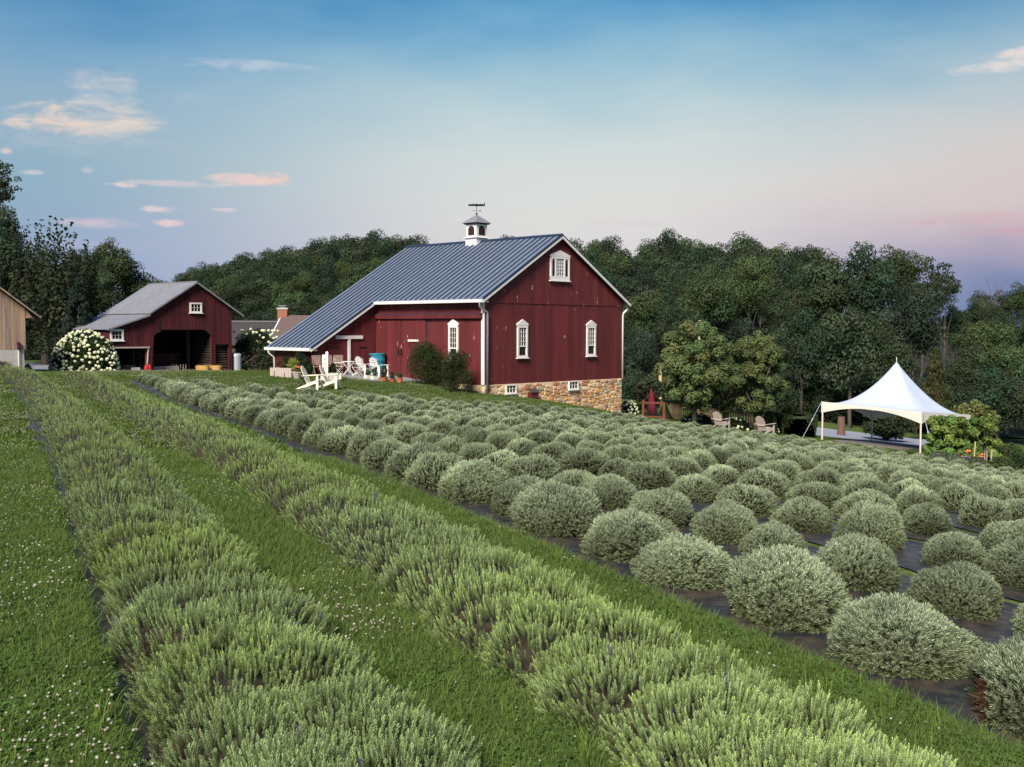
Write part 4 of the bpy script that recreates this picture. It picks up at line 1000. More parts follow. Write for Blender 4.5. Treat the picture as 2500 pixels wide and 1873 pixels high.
    m.tube([(.22,0,1.0),(.36,-.1,.85),(.40,-.1,.55)], .012, 6); m.tube([(-.22,0,1.4),(-.42,0,1.2),(-.46,0,.7)], .012, 6)
    m.obj('truck_frame', material('faded_green_metal', (.10,.14,.13), .6), t)
    for s in (-.28, .28): MB().tube([(s,-.03,.12),(s+.05,-.03,.12)], .12, 12).obj('wheel', M['blackmetal'], t)
    t = thing('mower', 'small dark mower with black wheels parked in the lean-to bay', 'mower', inside(312, .7), BYAW)
    MB().prism([(-.45,-.25,.12),(.45,-.25,.12),(.4,-.25,.36),(-.3,-.25,.42)], (0,.5,0)).obj('mower_deck', M['blackmetal'], t)
    for s in (-.35,.35):
        for q in (-.3,.27): MB().tube([(s,q-.03,.14),(s,q+.03,.14)], .14, 12).obj('wheel', M['blackmetal'], t)
    MB().tube([(-.4,0,.3),(-.7,0,.85),(-.75,0,.95)], .015, 6).obj('handle', M['pipe'], t)
    t = thing('white_crate', 'low white crate on the floor of the lean-to bay', 'crate', inside(330, .45), BYAW)
    m = MB(); 
    for z in (0,.08,.16): m.box(-.25,.25,-.15,.15,z,z+.06)
    m.obj('crate_slats', M['white'], t)
    for px, lab in ((357.5, 'left'), (365, 'right')):
        t = thing('fuel_can', 'red fuel can beside the shed post, %s of the pair' % lab, 'fuel can', inside(px, -.15), BYAW)
        MB().lathe([(0,0),(.12,0),(.13,.05),(.13,.28),(.08,.36),(.03,.38),(.03,.44),(0,.44)], 14).obj('can_body', M['redcan'], t, smooth=True); MB().tube([(0,0,.42),(.1,0,.52)], .012, 6).obj('spout', M['blackmetal'], t)
    # straw bales in front
    for k, (px, lab) in enumerate(((494.5, 'left straw bale lying before the shed post'), (524, 'right straw bale lying before the narrow slatted opening'))):
        q = inside(px, -1.0); t = thing('straw_bale', lab, 'straw bale', q, BYAW-.75)
        V, Fc = ICO3; V2 = np.sign(V)*np.abs(V)**.42*np.array([.40,.24,.19])*lump(V, 9+k, .05, 7.)[:,None]+np.array([0,0,.19]); link('bale', mesh('bale', V2, Fc.tolist(), M['straw']), t)
        r = np.random.RandomState(k); P = unit(r.randn(900,3)); Q_ = np.sign(P)*np.abs(P)**.42*np.array([.40,.24,.19])+np.array([0,0,.19]); tp = (np.array([[-.004,0,0],[.004,0,0],[0,0,.09]]), np.array([[0,1,2]]), np.array([0,.5,1.]))
        c = np.array([[.55,.36,.13]])*(.6+.7*r.rand(900,1)); v, f_, cc = paste(tp, Q_, P+r.randn(900,3)*.9, np.ones(900), c, c)
        o = link('loose_straw', mesh('loose_straw', v, f_, M['blade'], col=cc), t); o['kind'] = 'stuff'
    q = inside(576.5, .3); t = thing('corrugated_tank', 'pale corrugated metal cylinder tank at the right corner of the shed', 'tank', q)
    prof = [(0,1.22),(.25,1.22),(.34,1.17)]+[(.36+(.014 if i % 2 else -.006), 1.1-i*.055) for i in range(21)]
    MB().lathe(prof[::-1], 26).obj('tank_shell', M['steel'], t, smooth=True)
    return S
SHED = shed()

def pine_building():
    p = at(63, 854, 58); zs = p.z; B = thing('pine_outbuilding', 'unpainted vertical-board outbuilding on a pale concrete base', 'outbuilding', (p.x, p.y, 0), BYAW)
    Zw = solve_py(B, (0, 0), 781.5); g = gz(p.x, p.y); sl = .70
    top = lambda a: Zw-a*sl*1.0+.25
    e0 = solve_px(B, (0,0,Zw), (1,0,0), 92); ztip = solve_py(B, (e0, 0), 772)
    zl0 = solve_py(B, (solve_px(B,(0,0,2),(1,0,0),2),0), 706); ul0 = solve_px(B,(0,0,2),(1,0,0),2); sl = (zl0-ztip)/(e0-ul0); rz = lambda a: ztip+(e0-a)*sl
    f = lambda a, z, d: (a, -d, z)
    boards(B, M['natural'], -4.5, 0, lambda a: zs, lambda a: rz(a)-.12, f, .30, jit=.006, gap=.02)
    m = MB().box(-4.5, -.03, .03, 6, zs, rz(0)-.3); m.prism([(-4.5,.03,rz(-.1)-.3),(-.03,.03,rz(-.1)-.3),(-4.5,.03,rz(-4.5)-.2)], (0,5.8,0)); m.obj('inner_walls', M['natural'], B)
    MB().prism([(0,0,rz(0)-.12),(e0-.25,0,rz(e0)-.08),(0,0,rz(0)-.62)], (0,.03,0)).obj('soffit_board', M['natural'], B)
    MB().box(-4.6, -.10, -.02, 6, g-.4, zs).obj('concrete_base', M['concrete'], B)
    MB().prism([(-4.6,-.45,rz(-4.6)),(e0,-.45,rz(e0)),(e0,-.45,rz(e0)-.07),(-4.6,-.45,rz(-4.6)-.07)], (0,6.6,0)).obj('roof', M['slate'], B)
    MB().prism([(-4.6,-.47,rz(-4.6)-.06),(e0,-.47,rz(e0)-.06),(e0,-.47,rz(e0)-.13),(-4.6,-.47,rz(-4.6)-.13)], (0,.03,0)).obj('rake_board', M['natural'], B)
    MB().tube([(e0+.04,-.4,rz(e0)-.02),(e0+.04,6,rz(e0)-.02)], .05, 8).obj('gutter', M['pipe'], B)
    u = solve_px(B, (0,-.1,zs), (1,0,0), 45); m = MB().tube([(u,-.1,g),(u,-.1,zs+.1)], .03, 8); m.obj('water_pipe', M['white'], B)
    MB().box(u-.04,u+.06,-.16,-.04,zs,zs+.42).tube([(u-.12,-.12,zs+.36),(u+.05,-.12,zs+.40)], .02, 6).obj('pump_head', M['red_old'], B)
pine_building()

# houses beyond the shed
def far_house():
    zr = at(728, 769.5, 86).z; p = at(690, 771, 86); Bh = thing('house_with_chimney', 'brown shingled house roof with brick chimney behind the barn', 'house', (p.x, p.y, 0), .12)
    q = at(636, 809, 82); dz = zr-at(660, 806, 82).z
    MB().prism([(0,0,zr),(9,0,zr),(9,-4.2,zr-2.6),(-.9,-4.2,zr-2.6)], (0,0,-.12)).obj('roof_slope', M['shingle'], Bh)
    MB().prism([(0,0.02,zr),(9,0.02,zr),(9,4.2,zr-2.6),(0,4.2,zr-2.6)], (0,0,-.12)).obj('roof_slope', M['shingle'], Bh)
    MB().prism([(-.02,0,zr+.02),(-.95,-4.25,zr-2.62),(-1.15,-4.25,zr-2.80),(-.22,0,zr-.18)], (.0,-.02,-.10)).obj('rake_board', M['white'], Bh)
    MB().box(.0, 8.7, -3.9, 4, -4.5, zr-2.35).prism([(0.05,-3.8,zr-2.4),(.05,3.8,zr-2.4),(.05,0,zr-.15)], (.2,0,0)).obj('house_walls', M['oldwood'], Bh)
    zc = at(688, 752, 86).z
    m = MB().box(-.38,.38,-.3,.3, zr-1.0, zc-.12); ch = m.obj('chimney', M['brick'], Bh); MB().box(-.44,.44,-.36,.36, zc-.12, zc).obj('chimney_band', M['concrete'], ch)
    MB().box(-.24,.24,-.2,.2,zc,zc+.14).box(-.3,.3,-.26,.26,zc+.14,zc+.22).obj('chimney_cap', M['pipe'], ch)
    zr2 = at(600, 785, 92).z; p = at(552, 785, 92); B2 = thing('grey_roofed_house', 'low grey-brown roofed house seen between shed and barn', 'house', (p.x, p.y, 0), .05)
    MB().prism([(0,0,zr2),(7,0,zr2),(7.6,-3.6,zr2-1.9),(-.6,-3.6,zr2-1.9)], (0,0,-.12)).obj('roof_slope', M['slate'], B2)
    MB().prism([(0,.02,zr2),(7,.02,zr2),(7,3.6,zr2-1.9),(0,3.6,zr2-1.9)], (0,0,-.12)).obj('roof_slope', M['slate'], B2)
    MB().box(.2,6.8,-3.3,3.3,-4.5,zr2-1.75).obj('house_walls', M['oldwood'], B2); MB().box(0,7,-.1,.1,zr2-.02,zr2+.06).obj('ridge_cap', M['pipe'], B2)
far_house()

# ------------------------------------------------------------------ trees and shrubs
def leafcloud(r, blobs, n, size, col, up=.25, shell=.22, spread=.7, inner=.22, cvar=.28, tilt=.8):
    Bc = np.array([b[0] for b in blobs]); Br = np.array([b[1] for b in blobs])
    pr = (Br.prod(1))**(2/3); pr /= pr.sum(); ix = r.choice(len(blobs), n, p=pr)
    d = unit(r.randn(n, 3)+np.array([0,0,up])); rad = 1-shell*r.rand(n)**1.3; mk = r.rand(n) < inner; rad[mk] = .35+.5*r.rand(mk.sum())
    P = Bc[ix]+d*Br[ix]*rad[:,None]; nrm = unit(d+r.randn(n,3)*spread+np.array([0,0,.25])); ref = unit(r.randn(n,3))
    a = unit(np.cross(nrm, ref)); b = np.cross(nrm, a); s = (size*(.6+.8*r.rand(n)))[:,None]
    V = np.stack([P-a*s*.5, P+b*s*.32, P+a*s*.5, P-b*s*.32], 1).reshape(-1, 3)
    Fc = np.arange(n*4).reshape(n, 4)
    bc = 1+cvar*(r.rand(len(blobs))*2-1); c = np.array(col)[None]*bc[ix][:,None]*(.82+.36*r.rand(n,1))
    c[:, 0] *= 1+.18*(r.rand(len(blobs))[ix]-.5)*2
    return V, Fc, np.repeat(np.clip(c, 0, 1), 4, 0)
def crown_blobs(r, n, rx, rz, zc, br, kind='round'):
    out = []
    for i in range(n):
        if kind == 'cone':
            t = r.rand()**.7; z = zc-rz+2*rz*t; rr = rx*(1-t)*.95+.02; a = r.rand()*6.28; q = rr*(.55+.45*r.rand()); s = br*(1.15-t*.75)
            out.append(((math.cos(a)*q, math.sin(a)*q, z), (s*1.1, s*1.1, s*.55))); continue
        d = r.randn(3); d /= np.linalg.norm(d); q = (.45+.5*r.rand()) if r.rand() < .8 else r.rand()*.5
        s = br*(.65+.7*r.rand()); zz = d[2]*rz*q
        if kind == 'open': s *= .8; q *= 1.1
        wd = 1.0 if zz > -rz*.4 else .8
        out.append(((d[0]*rx*q*wd, d[1]*rx*q*wd, zc+zz), (s, s, s*(.75 if kind != 'open' else .45))))
    return out
def trunk_mesh(seed, h, r0, limbs=6, rx=.3, z0=.25):
    r = random.Random(seed); m = MB(); m.tube([(0,0,-.03),(r.uniform(-.01,.01),0,.2*h),(r.uniform(-.02,.02),r.uniform(-.02,.02),.6*h),(0,0,h)], [r0*1.25, r0, r0*.6, r0*.15], 7)
    for i in range(limbs):
        a = i*2.4+r.random(); z = h*(z0+.5*i/limbs); q = rx*r.uniform(.5,.85)
        m.tube([(0,0,z),(math.cos(a)*q*.5, math.sin(a)*q*.5, z+.10*h),(math.cos(a)*q, math.sin(a)*q, z+.24*h)], [r0*.45, r0*.28, r0*.08], 5)
    return m.me('trunk', M['bark'], True)
def crown_me(seed, kind, n, size, col, nb=55, rx=.5, rz=.42, zc=.57, br=.16, **k):
    r = np.random.RandomState(seed); V, Fc, Cc = leafcloud(r, crown_blobs(r, nb, rx*.86, rz*.86, zc, br, kind), n, size, col, **k)
    return mesh('crown', V, Fc, M['leaf'], col=Cc)
DG = (.052,.076,.042)
crowns = {'broad': [crown_me(200+i, 'round', 12000, .030, c, nb=52, br=.165, inner=.30, up=.55, cvar=.45, spread=.5, shell=.32) for i, c in enumerate([DG, (.062,.086,.045), (.045,.068,.040), (.072,.096,.044), (.052,.072,.048)])],
          'light': [crown_me(210+i, 'round', 9000, .030, c, nb=55, br=.15, inner=.28, up=.5, cvar=.38, spread=.5, shell=.3) for i, c in enumerate([(.082,.118,.048), (.070,.104,.046)])],
          'pine': [crown_me(220+i, 'cone', 6000, .034, c, nb=90, rx=.5, rz=.48, zc=.52, br=.11, up=-.1) for i, c in enumerate([(.034,.050,.038), (.060,.062,.026)])],
          'open': [crown_me(230+i, 'open', 4200, .032, (.045,.060,.032), nb=75, br=.115) for i in range(2)]}
trunks = [trunk_mesh(300+i, .8, .022) for i in range(4)]
tree_n = [0]
def tree(px, ytop, D, hw, kind, label, group=None, ybase=None, cat='tree', name=None, var=None, zc=None):
    p = at(px, ytop, D); g = gz(p.x, p.y); h = p.z-g; w = 2*hw*D/F
    if h < w*1.0: g -= w*1.0-h; h = w*1.0
    i = tree_n[0]; tree_n[0] += 1; rz = rnd.random()*6.28
    t = thing(name or {'pine': 'pine_tree'}.get(kind, 'broadleaf_tree'), label, cat, (p.x, p.y, g), rz, group, (w, w, h*1.02))
    cs = crowns[kind]; f = 1.0 if kind == 'pine' else min(1.0, 1.30*w/h); link('crown', cs[(i if var is None else var) % len(cs)], t, (0,0,1-f), (0,0,0), (1,1,f)); link('trunk', trunks[i % 4], t)
    return t
# left group
gl = 'tall dark trees beyond the left buildings'
tree(-25, 375, 84, 75, 'open', 'tallest dark tree cut off by the left edge, thin branches against the sky')
tree(-14, 505, 82, 76, 'broad', 'dark tree at the left edge below the thin branches')
tree(20, 560, 80, 120, 'broad', 'dense dark tree behind the unpainted outbuilding')
tree(215, 640, 92, 70, 'broad', 'dark tree filling the gap left of the rounded tall tree')
tree(268, 583, 98, 62, 'broad', 'tall narrow-topped green tree above the grey shed roof', var=3)
tree(320, 640, 100, 62, 'broad', 'lower shoulder tree just right of the narrow-topped tree', var=3)
tree(120, 690, 90, 85, 'pine', 'blue-green spruce between the outbuilding and the hydrangea', var=0)
tree(188, 668, 68, 66, 'pine', 'dark spruce behind the hydrangea bush and shed lean-to', var=0)
tree(385, 676, 128, 40, 'broad', 'small distant tree just above the shed ridge, left one')
tree(345, 682, 125, 42, 'broad', 'small distant tree behind the shed ridge beside the shoulder tree')
tree(60, 760, 88, 60, 'pine', 'low dark spruce hidden behind the corner of the outbuilding', var=0)
def upright_tree():                        # feathery tree with upward tips
    p = at(105, 590, 78); g = gz(p.x, p.y); h = p.z-g
    t = thing('feathery_tree', 'broad dark tree with many upward pointing feathery tips', 'tree', (p.x, p.y, g)); r = np.random.RandomState(77)
    bl = []
    for i in range(70):
        a = r.rand()*6.28; q = 3.3*math.sqrt(r.rand()); z0 = h*(.06+.5*r.rand()); top = h*(1.15-.30*(q/3.3)**2)+r.randn()*.3; lean = q*.25
        for k in range(9):
            f = k/8; bl.append(((math.cos(a)*(q+lean*f), math.sin(a)*(q+lean*f), z0+(top-z0)*f), (.55*(1-f)+.12,)*2+(.42,)))
    V, Fc, Cc = leafcloud(r, bl, 15000, .26, (.05,.060,.035), inner=.1); link('crown', mesh('crown', V, Fc, M['leaf'], col=Cc), t)
    MB().tube([(0,0,0),(0,0,h*.8)], [.3,.1], 8).obj('trunk', M['bark'], t)
upright_tree()
# wooded hill, drawn as rows of single trees: skyline points (px, py)
sky_l = [(430,668),(470,648),(510,634),(555,632),(600,622),(645,608),(690,604),(735,596),(775,592),(815,580),(860,574),(905,572),(950,573),(1000,577),(1040,588),(1085,600),(1130,606)]
sky_r = [(1215,578),(1255,570),(1300,580),(1345,600),(1395,588),(1440,582),(1480,582),(1528,602),(1575,584),(1625,573),(1672,578),(1715,602),(1755,592),(1800,580),(1845,576),(1895,588),(1940,598),(1975,604)]
for (x, y) in sky_l: tree(x, y+rnd.uniform(-9,7), rnd.uniform(150,165), rnd.uniform(46,64), 'broad', 'dark round tree on the skyline left of the cupola, %s from its left end' % ORD[sky_l.index((x, y))], 'skyline trees left of the barn cupola')
for (x, y) in sky_r: tree(x, y+rnd.uniform(-10,8), rnd.uniform(128,140), rnd.uniform(50,72), 'broad', 'dark round tree on the skyline right of the cupola, %s from its left end' % ORD[sky_r.index((x, y))], 'skyline trees right of the barn cupola')
for row, (dy, D, grp) in enumerate(((26,142,'second'), (58,128,'third'), (92,116,'fourth'), (128,106,'lowest'))):
    for j, (x, y) in enumerate(sky_l):
        if j % 2 and row > 1: continue
        if x+row*9 < 440: continue
        tree(x+row*9+rnd.uniform(-12,12), y+dy+rnd.uniform(-9,9), D+rnd.uniform(-4,4), rnd.uniform(46,60), 'light' if (row in (1,2) and 640 < x < 950 and rnd.random() < .7) else 'broad', 'hill tree left of the barn, %s tier, %s from the left end' % (grp, ORD[j]), '%s tier of hill trees left' % grp)
for row, (dy, D, grp) in enumerate(((34,122,'second'), (80,112,'third'), (135,104,'fourth'), (190,98,'lowest'))):
    for j, (x, y) in enumerate(sky_r):
        if row > 1 and j % 3 == 2: continue
        if x < 1350: continue
        tree(x+rnd.uniform(-14,14), y+dy+rnd.uniform(-12,12), D+rnd.uniform(-3,3), rnd.uniform(52,70), 'broad', 'woodland tree right of the barn, %s tier, %s from the left end' % (grp, ORD[j]), '%s tier of woods right' % grp)
M['woodfloor_shade'] = material('woodland_floor_shade', (.022,.026,.014), .95, noise=.3, nscale=.6)  # deep shade under the trees is put into the ground colour
patch('woodland_floor_shade', 'leaf litter under the woods with tree shade painted into its colour', [(-70,92,0), (13,88,0), (20,135,0), (-75,190,0)], M['woodfloor_shade'], .08, 40, 30)
patch('woodland_floor_shade', 'leaf litter behind the tent with tree shade painted into its colour', [(13,86,0), (75,82,0), (160,230,0), (10,190,0)], M['woodfloor_shade'], .10, 50, 40)
for k in range(15):
    tree(1545+k*70+rnd.uniform(-12,12), 905+rnd.uniform(-30,30)+(k > 11)*10, rnd.uniform(82,88), rnd.uniform(58,76), 'broad', 'low dark understorey tree at the wood edge, %s from the barn' % ORD[k], 'understorey trees at the wood edge', name='understorey_tree')
for k in range(7):
    tree(2330+k*34, 745+(k % 3)*32, 104-k, 46, 'broad', 'dark tree filling the slope at the right edge, %s from the left' % ORD[k], 'dark trees on the right slope')
for a in ((160,650,90,60),(195,610,94,52),(235,660,88,56),(60,640,92,80),(150,720,93,60)):
    tree(a[0], a[1], a[2], a[3], 'broad', 'dark tree in the thicket left of the shed, %s' % {650:'next to the feathery tree',610:'tallest of them',660:'just above the grey roof',640:'behind the outbuilding roof',720:'beside the blue-green spruce'}[a[1]])
for a in ((1735,640,96,80,'pale green tree with yellowish leaves standing out of the dark woods'), (1830,620,97,70,'second pale green tree, just right of the yellowish one')):
    tree(a[0], a[1], a[2], a[3], 'light', a[4])
for i, a in enumerate(((2010,622,90,95,'broad','big oak at the left shoulder of the large tree group'), (2110,606,88,95,'broad','crown peak of the large tree group above the tent'), (2190,600,95,70,'broad','dark crown top directly behind the tent peak tree'),
          (2235,690,84,95,'broad','broad tree right of the tent mast in the large group'), (2080,740,82,110,'broad','low spreading tree left behind the tent roof'), (2165,790,80,90,'broad','dark low-branched tree directly behind the tent mast'),
          (1960,760,84,85,'broad','dark tree behind the right garden tree'), (2255,612,104,85,'open','flat-topped dark tree spreading to the right against the sky'), (2310,660,100,45,'open','branch tip tree at the right end of the flat-topped crown'),
          (2285,840,76,65,'pine','brownish conifer right behind the tent roof'), (2390,716,112,50,'broad','distant dark tree in the dip near the right edge'), (2450,700,108,55,'open','thin dark tree near the right edge below the bare branches'),
          (2500,690,106,50,'broad','dark tree cut by the right edge of the picture'), (2420,775,96,80,'light','feathery mid-green tree on the right'), (2490,800,90,80,'light','feathery mid-green tree at the right edge'),
          (2360,840,88,70,'broad','dark tree between the conifer and the feathery trees'), (2440,900,80,90,'broad','low dark tree behind the garden arch'), (1580,700,92,70,'broad','dark tree just right of the barn gable'), (1560,800,88,60,'broad','lower dark tree beside the barn wall'),
          (1650,740,90,70,'broad','dark tree behind the left garden tree'), (2530,900,78,80,'broad','low dark tree at the lower right edge'), (1700,880,86,90,'broad','dark understorey tree behind the picket fence'), (1900,900,88,110,'broad','dark understorey tree behind the clipped hedge'), (2010,930,90,80,'broad','dark low tree behind the lawn strip'), (2300,950,86,80,'broad','shadowy low tree behind the vine arch'), (2180,940,90,80,'broad','shadowy low tree behind the tent leg'))):
    tree(a[0], a[1], a[2], a[3], a[4], a[5], var=(1 if a[4] == 'pine' else None))
# bare branches at the right
p = at(2432, 680, 104); t = thing('bare_tree', 'leafless grey branches rising above the right tree line', 'tree', (p.x, p.y, gz(p.x, p.y))); m = MB(); h = p.z-gz(p.x, p.y)+.9; rb = random.Random(4)
m.tube([(0,0,0),(0,0,h*.75)], [.2,.09], 6)
for i in range(9):
    a = rb.uniform(-.9,.9); z = h*.72+rb.uniform(-1.2,.2); P0 = Vector((0,0,z)); d = Vector((math.sin(a), rb.uniform(-.4,.4), math.cos(a)))
    for k in range(4):
        P1 = P0+d*rb.uniform(.5,.8); m.tube([P0, P1], [.045-.010*k, .036-.010*k], 4)
        for q in range(2): e = d+Vector((rb.uniform(-.9,.9), rb.uniform(-.5,.5), rb.uniform(-.3,.5))); m.tube([P1, P1+e*rb.uniform(.3,.6)], [.014,.005], 3)
        P0 = P1; d = (d+Vector((rb.uniform(-.35,.35), 0, rb.uniform(-.1,.25)))).normalized()
m.obj('branches', M['bark'], t)

def specimen(px, ytop, D, hw, label, seed, n=34000, col=(.130,.165,.066), name='garden_tree', zlow=.13, leaf=.145, multi=True):
    p = at(px, ytop, D); g = gz(p.x, p.y); h = p.z-g; w = hw*D/F; r = np.random.RandomState(seed)
    t = thing(name, label, 'tree', (p.x, p.y, g)); bl = []
    for i in range(120):
        d = r.randn(3); d /= np.linalg.norm(d); q = .70+.25*r.rand() if r.rand() < .8 else .5*r.rand(); rz = h*(1-zlow)/2
        z = h*zlow+rz+d[2]*rz*q; f = 1.0 if d[2] < .0 else 1.0; s = w*(.16+.10*r.rand()); bl.append(((d[0]*w*q*f, d[1]*w*q*f, z), (s, s, s*.9)))
    V, Fc, Cc = leafcloud(r, bl, n, leaf, col, inner=.22, cvar=.24, up=.4, spread=.5, shell=.18); link('crown', mesh('crown', V, Fc, M['leaf'], col=Cc), t)
    m = MB(); m.tube([(0,0,-.1),(0,0,h*.20),(.1,0,h*.34)], [.16,.13,.10], 8); rb = random.Random(seed)
    for i in range(11):
        a = i*2.399; q = w*rb.uniform(.45,.8); z = h*(.17+.015*i); m.tube([(0,0,z),(math.cos(a)*q*.45,math.sin(a)*q*.45,z+h*.12),(math.cos(a)*q,math.sin(a)*q,z+h*.34)], [.065,.045,.012], 6)
    m.obj('trunk', M['bark'], t, smooth=True); return t
specimen(1698, 788, 62, 86, 'rounded olive-green garden tree, the left and larger of two', 31)
specimen(1848, 806, 63, 70, 'rounded olive-green garden tree right behind the right chair', 32)
specimen(1775, 822, 67, 44, 'smaller olive-green crown between the two rounded garden trees', 33, n=7000)
specimen(1588, 920, 68, 36, 'small grey-green round tree behind the crimson umbrella', 34, n=6000, col=(.085,.10,.06), leaf=.13)
specimen(2163, 1002, 70, 58, 'small dark tree standing beyond the tent platform', 35, n=5000, col=(.05,.065,.035), zlow=.12, leaf=.2)
specimen(2378, 980, 72, 54, 'yellow-green shrub tree with orange tips behind the vine arch', 36, n=5000, col=(.15,.17,.06), zlow=.1, leaf=.2)

def shrub(px, ybase, D, hw, hpx, label, seed, col=(.05,.065,.025), n=5000, leaf=.07, name='shrub', cat='shrub', shape='round', amp=.10, nblob=40, zoff=0., stalk=True, up=.2):
    p = at(px, ybase, D); g = (p.z if D < 0 else gz(p.x, p.y))+zoff; w = hw*D/F; h = hpx*D/F; r = np.random.RandomState(seed); bl = []
    for i in range(nblob):
        d = r.randn(3); d /= np.linalg.norm(d); d[2] = abs(d[2])*1.0-.12; s = min(w, h)*(.22+.16*r.rand())
        if shape == 'cone': z = r.rand()**1.2; q = (1-z)*w*.75; a = r.rand()*6.28; bl.append(((math.cos(a)*q, math.sin(a)*q, h*.08+z*h*.84), (w*.42*(1.2-z), w*.42*(1.2-z), h*.13))); continue
        if shape == 'upright': z = r.rand(); q = w*.62*(1-.4*z*z)*math.sqrt(r.rand()); a = r.rand()*6.28; bl.append(((math.cos(a)*q, math.sin(a)*q, h*.12+z*h*.72), (w*.24, w*.24, h*.16))); continue
        q = .74; s *= 1.15; bl.append(((d[0]*w*q, d[1]*w*q, max(d[2], .02)*h*.78+h*.05), (s, s, s*.9)))
    t = thing(name, label, cat, (p.x, p.y, g))
    V, Fc, Cc = leafcloud(r, bl, n, leaf, col, inner=.2, up=up); V[:,2] = np.maximum(V[:,2], .0); link('foliage', mesh('foliage', V, Fc, M['leaf'], col=Cc), t)
    if stalk:
        m = MB()
        for i in range(5): a = i*1.257; m.tube([(0,0,0),(math.cos(a)*w*.4,math.sin(a)*w*.4,h*.55)], [.03,.01], 5)
        m.obj('stems', M['bark'], t)
    return t
def on_barn(a, b): p = BM @ Vector((a, b, 0)); return p
# two big evergreen bushes by the barn door
shrub(1036, 938, 53.2, 66, 108, 'large upright dark yew bush beside the sliding barn door', 51, (.048,.064,.026), 13000, .06, shape='upright', nblob=60, cat='bush', name='yew_bush')
shrub(1066, 937, 52.9, 54, 100, 'narrow upright yew bush wedged between two larger ones', 52, (.05,.06,.024), 5000, .06, shape='upright', nblob=45, cat='bush', name='yew_bush')
shrub(1112, 946, 51.0, 62, 106, 'broad dark yew bush below the pointed white barn window', 53, (.045,.062,.026), 13000, .06, shape='upright', nblob=60, cat='bush', name='yew_bush')
shrub(737, 915, 55.0, 31, 74, 'tall conical dark evergreen against the low barn wing', 54, (.035,.05,.025), 4000, .07, shape='cone')
shrub(754, 915, 54.8, 21, 46, 'round dark evergreen beside the tall conical one', 55, (.03,.045,.025), 3500, .07)

# hydrangea with white-green heads
def hydrangea(px, ybase, D, hw, hpx, label, seed, nb, br, nleaf=9000, leaf=.14, g=None, name='hydrangea_bush', depth=.8, cat='hydrangea'):
    p = at(px, ybase, D); gg = gz(p.x, p.y); w = hw*D/F; h = hpx*D/F; r = np.random.RandomState(seed); t = thing(name, label, cat, (p.x, p.y, gg)); bl = []
    for i in range(60):
        d = r.randn(3); d /= np.linalg.norm(d); d[2] = abs(d[2]); s = min(w, h)*(.22+.1*r.rand()); bl.append(((d[0]*w*.74, d[1]*w*.74*depth, d[2]*h*.78+.05), (s, s, s)))
    V, Fc, Cc = leafcloud(r, bl, nleaf, leaf, (.035,.055,.022), inner=.2); V[:,2] = np.maximum(V[:,2], 0); link('foliage', mesh('foliage', V, Fc, M['leaf'], col=Cc), t)
    k = 0; tries = 0; pts = []
    while k < nb and tries < nb*30:
        tries += 1; d = r.randn(3); d /= np.linalg.norm(d)
        if d[1] > .35 or d[2] < -.1: continue
        q = np.array([d[0]*w*.96, d[1]*w*.96*depth, abs(d[2])*h*.98+.03])
        if any(np.linalg.norm(q-u) < br*1.5 for u in pts): continue
        pts.append(q); s = br*(.75+.45*r.rand()); o = link('bloom', blooms[k % 4], t, tuple(q), (r.rand(), r.rand(), r.rand()*6), (s, s, s*.85)); k += 1
    return t
def bloom_mesh(i):
    r = np.random.RandomState(i); V = ICO2[0]*lump(ICO2[0], i, .16, 6.)[:,None]; return mesh('bloom', V, ICO2[1].tolist(), M['bloom'])
blooms = [bloom_mesh(i) for i in range(4)]
hydrangea(207, 893, 62.5, 84, 101, 'big hydrangea bush covered in lime-white flower heads', 61, 190, .105, 15000)
hydrangea(2535-1000, 1014, 62.5, 24, 34, 'white-flowered hydrangea at the right corner of the barn', 62, 30, .10, 2500, .1)
for i, (px, py, hw, hp, lab) in enumerate(((1700,1036,44,26,'low white hydrangeas at the foot of the left garden tree'), (1795,1040,40,28,'low white hydrangeas between the two weathered chairs'), (1868,1046,34,36,'low white hydrangeas behind the right weathered chair'))):
    hydrangea(px, py, 64.5, hw, hp, lab, 63+i, 18, .085, 2200, .1)
shrub(0, 895, 57, 40, 28, 'brownish small-leaved shrub before the concrete base', 71, (.055,.03,.025), 3000, .06)
shrub(48, 895, 57, 10, 10, 'tiny dark shrub at the corner of the concrete base', 72, (.04,.05,.025), 700, .05)
shrub(68, 893, 60, 12, 22, 'small green shrub in a pot right of the outbuilding', 73, (.045,.06,.03), 1200, .06)
t = shrub(628, 905, 74, 72, 120, 'tall dark bush with white blossoms between shed and barn', 74, (.04,.055,.028), 14000, .13, name='flowering_bush', cat='bush')
rr = random.Random(3)
for i in range(34):
    a = rr.uniform(-1.8, 1.8); o = link('bloom', blooms[i % 4], t, (a, -1.0-rr.random()*.4, 2.75+rr.uniform(-.65,.35)-abs(a)*.15), (0,0,i), (.10,.10,.09))
for k_, (px_, hw_, hp_) in enumerate(((90,50,70),(150,55,62),(215,60,80),(285,45,60))):
    shrub(px_, 890, 88, hw_, hp_, 'dark bush at the far edge of the gravel drive, %s from the outbuilding' % ORD[k_], 170+k_, (.03,.042,.026), 3500, .16, name='dark_bush', cat='bush')
shrub(560, 905, 72, 30, 50, 'dark low bush behind the corrugated tank', 75, (.035,.048,.028), 3500, .12)
shrub(655, 908, 62, 20, 44, 'dark leafy bush at the left end of the barn wing', 76, (.045,.055,.03), 3000, .1)
shrub(1545, 960, 70, 30, 22, 'flat dark hedge beyond the barn corner', 77, (.035,.05,.028), 2500, .1)

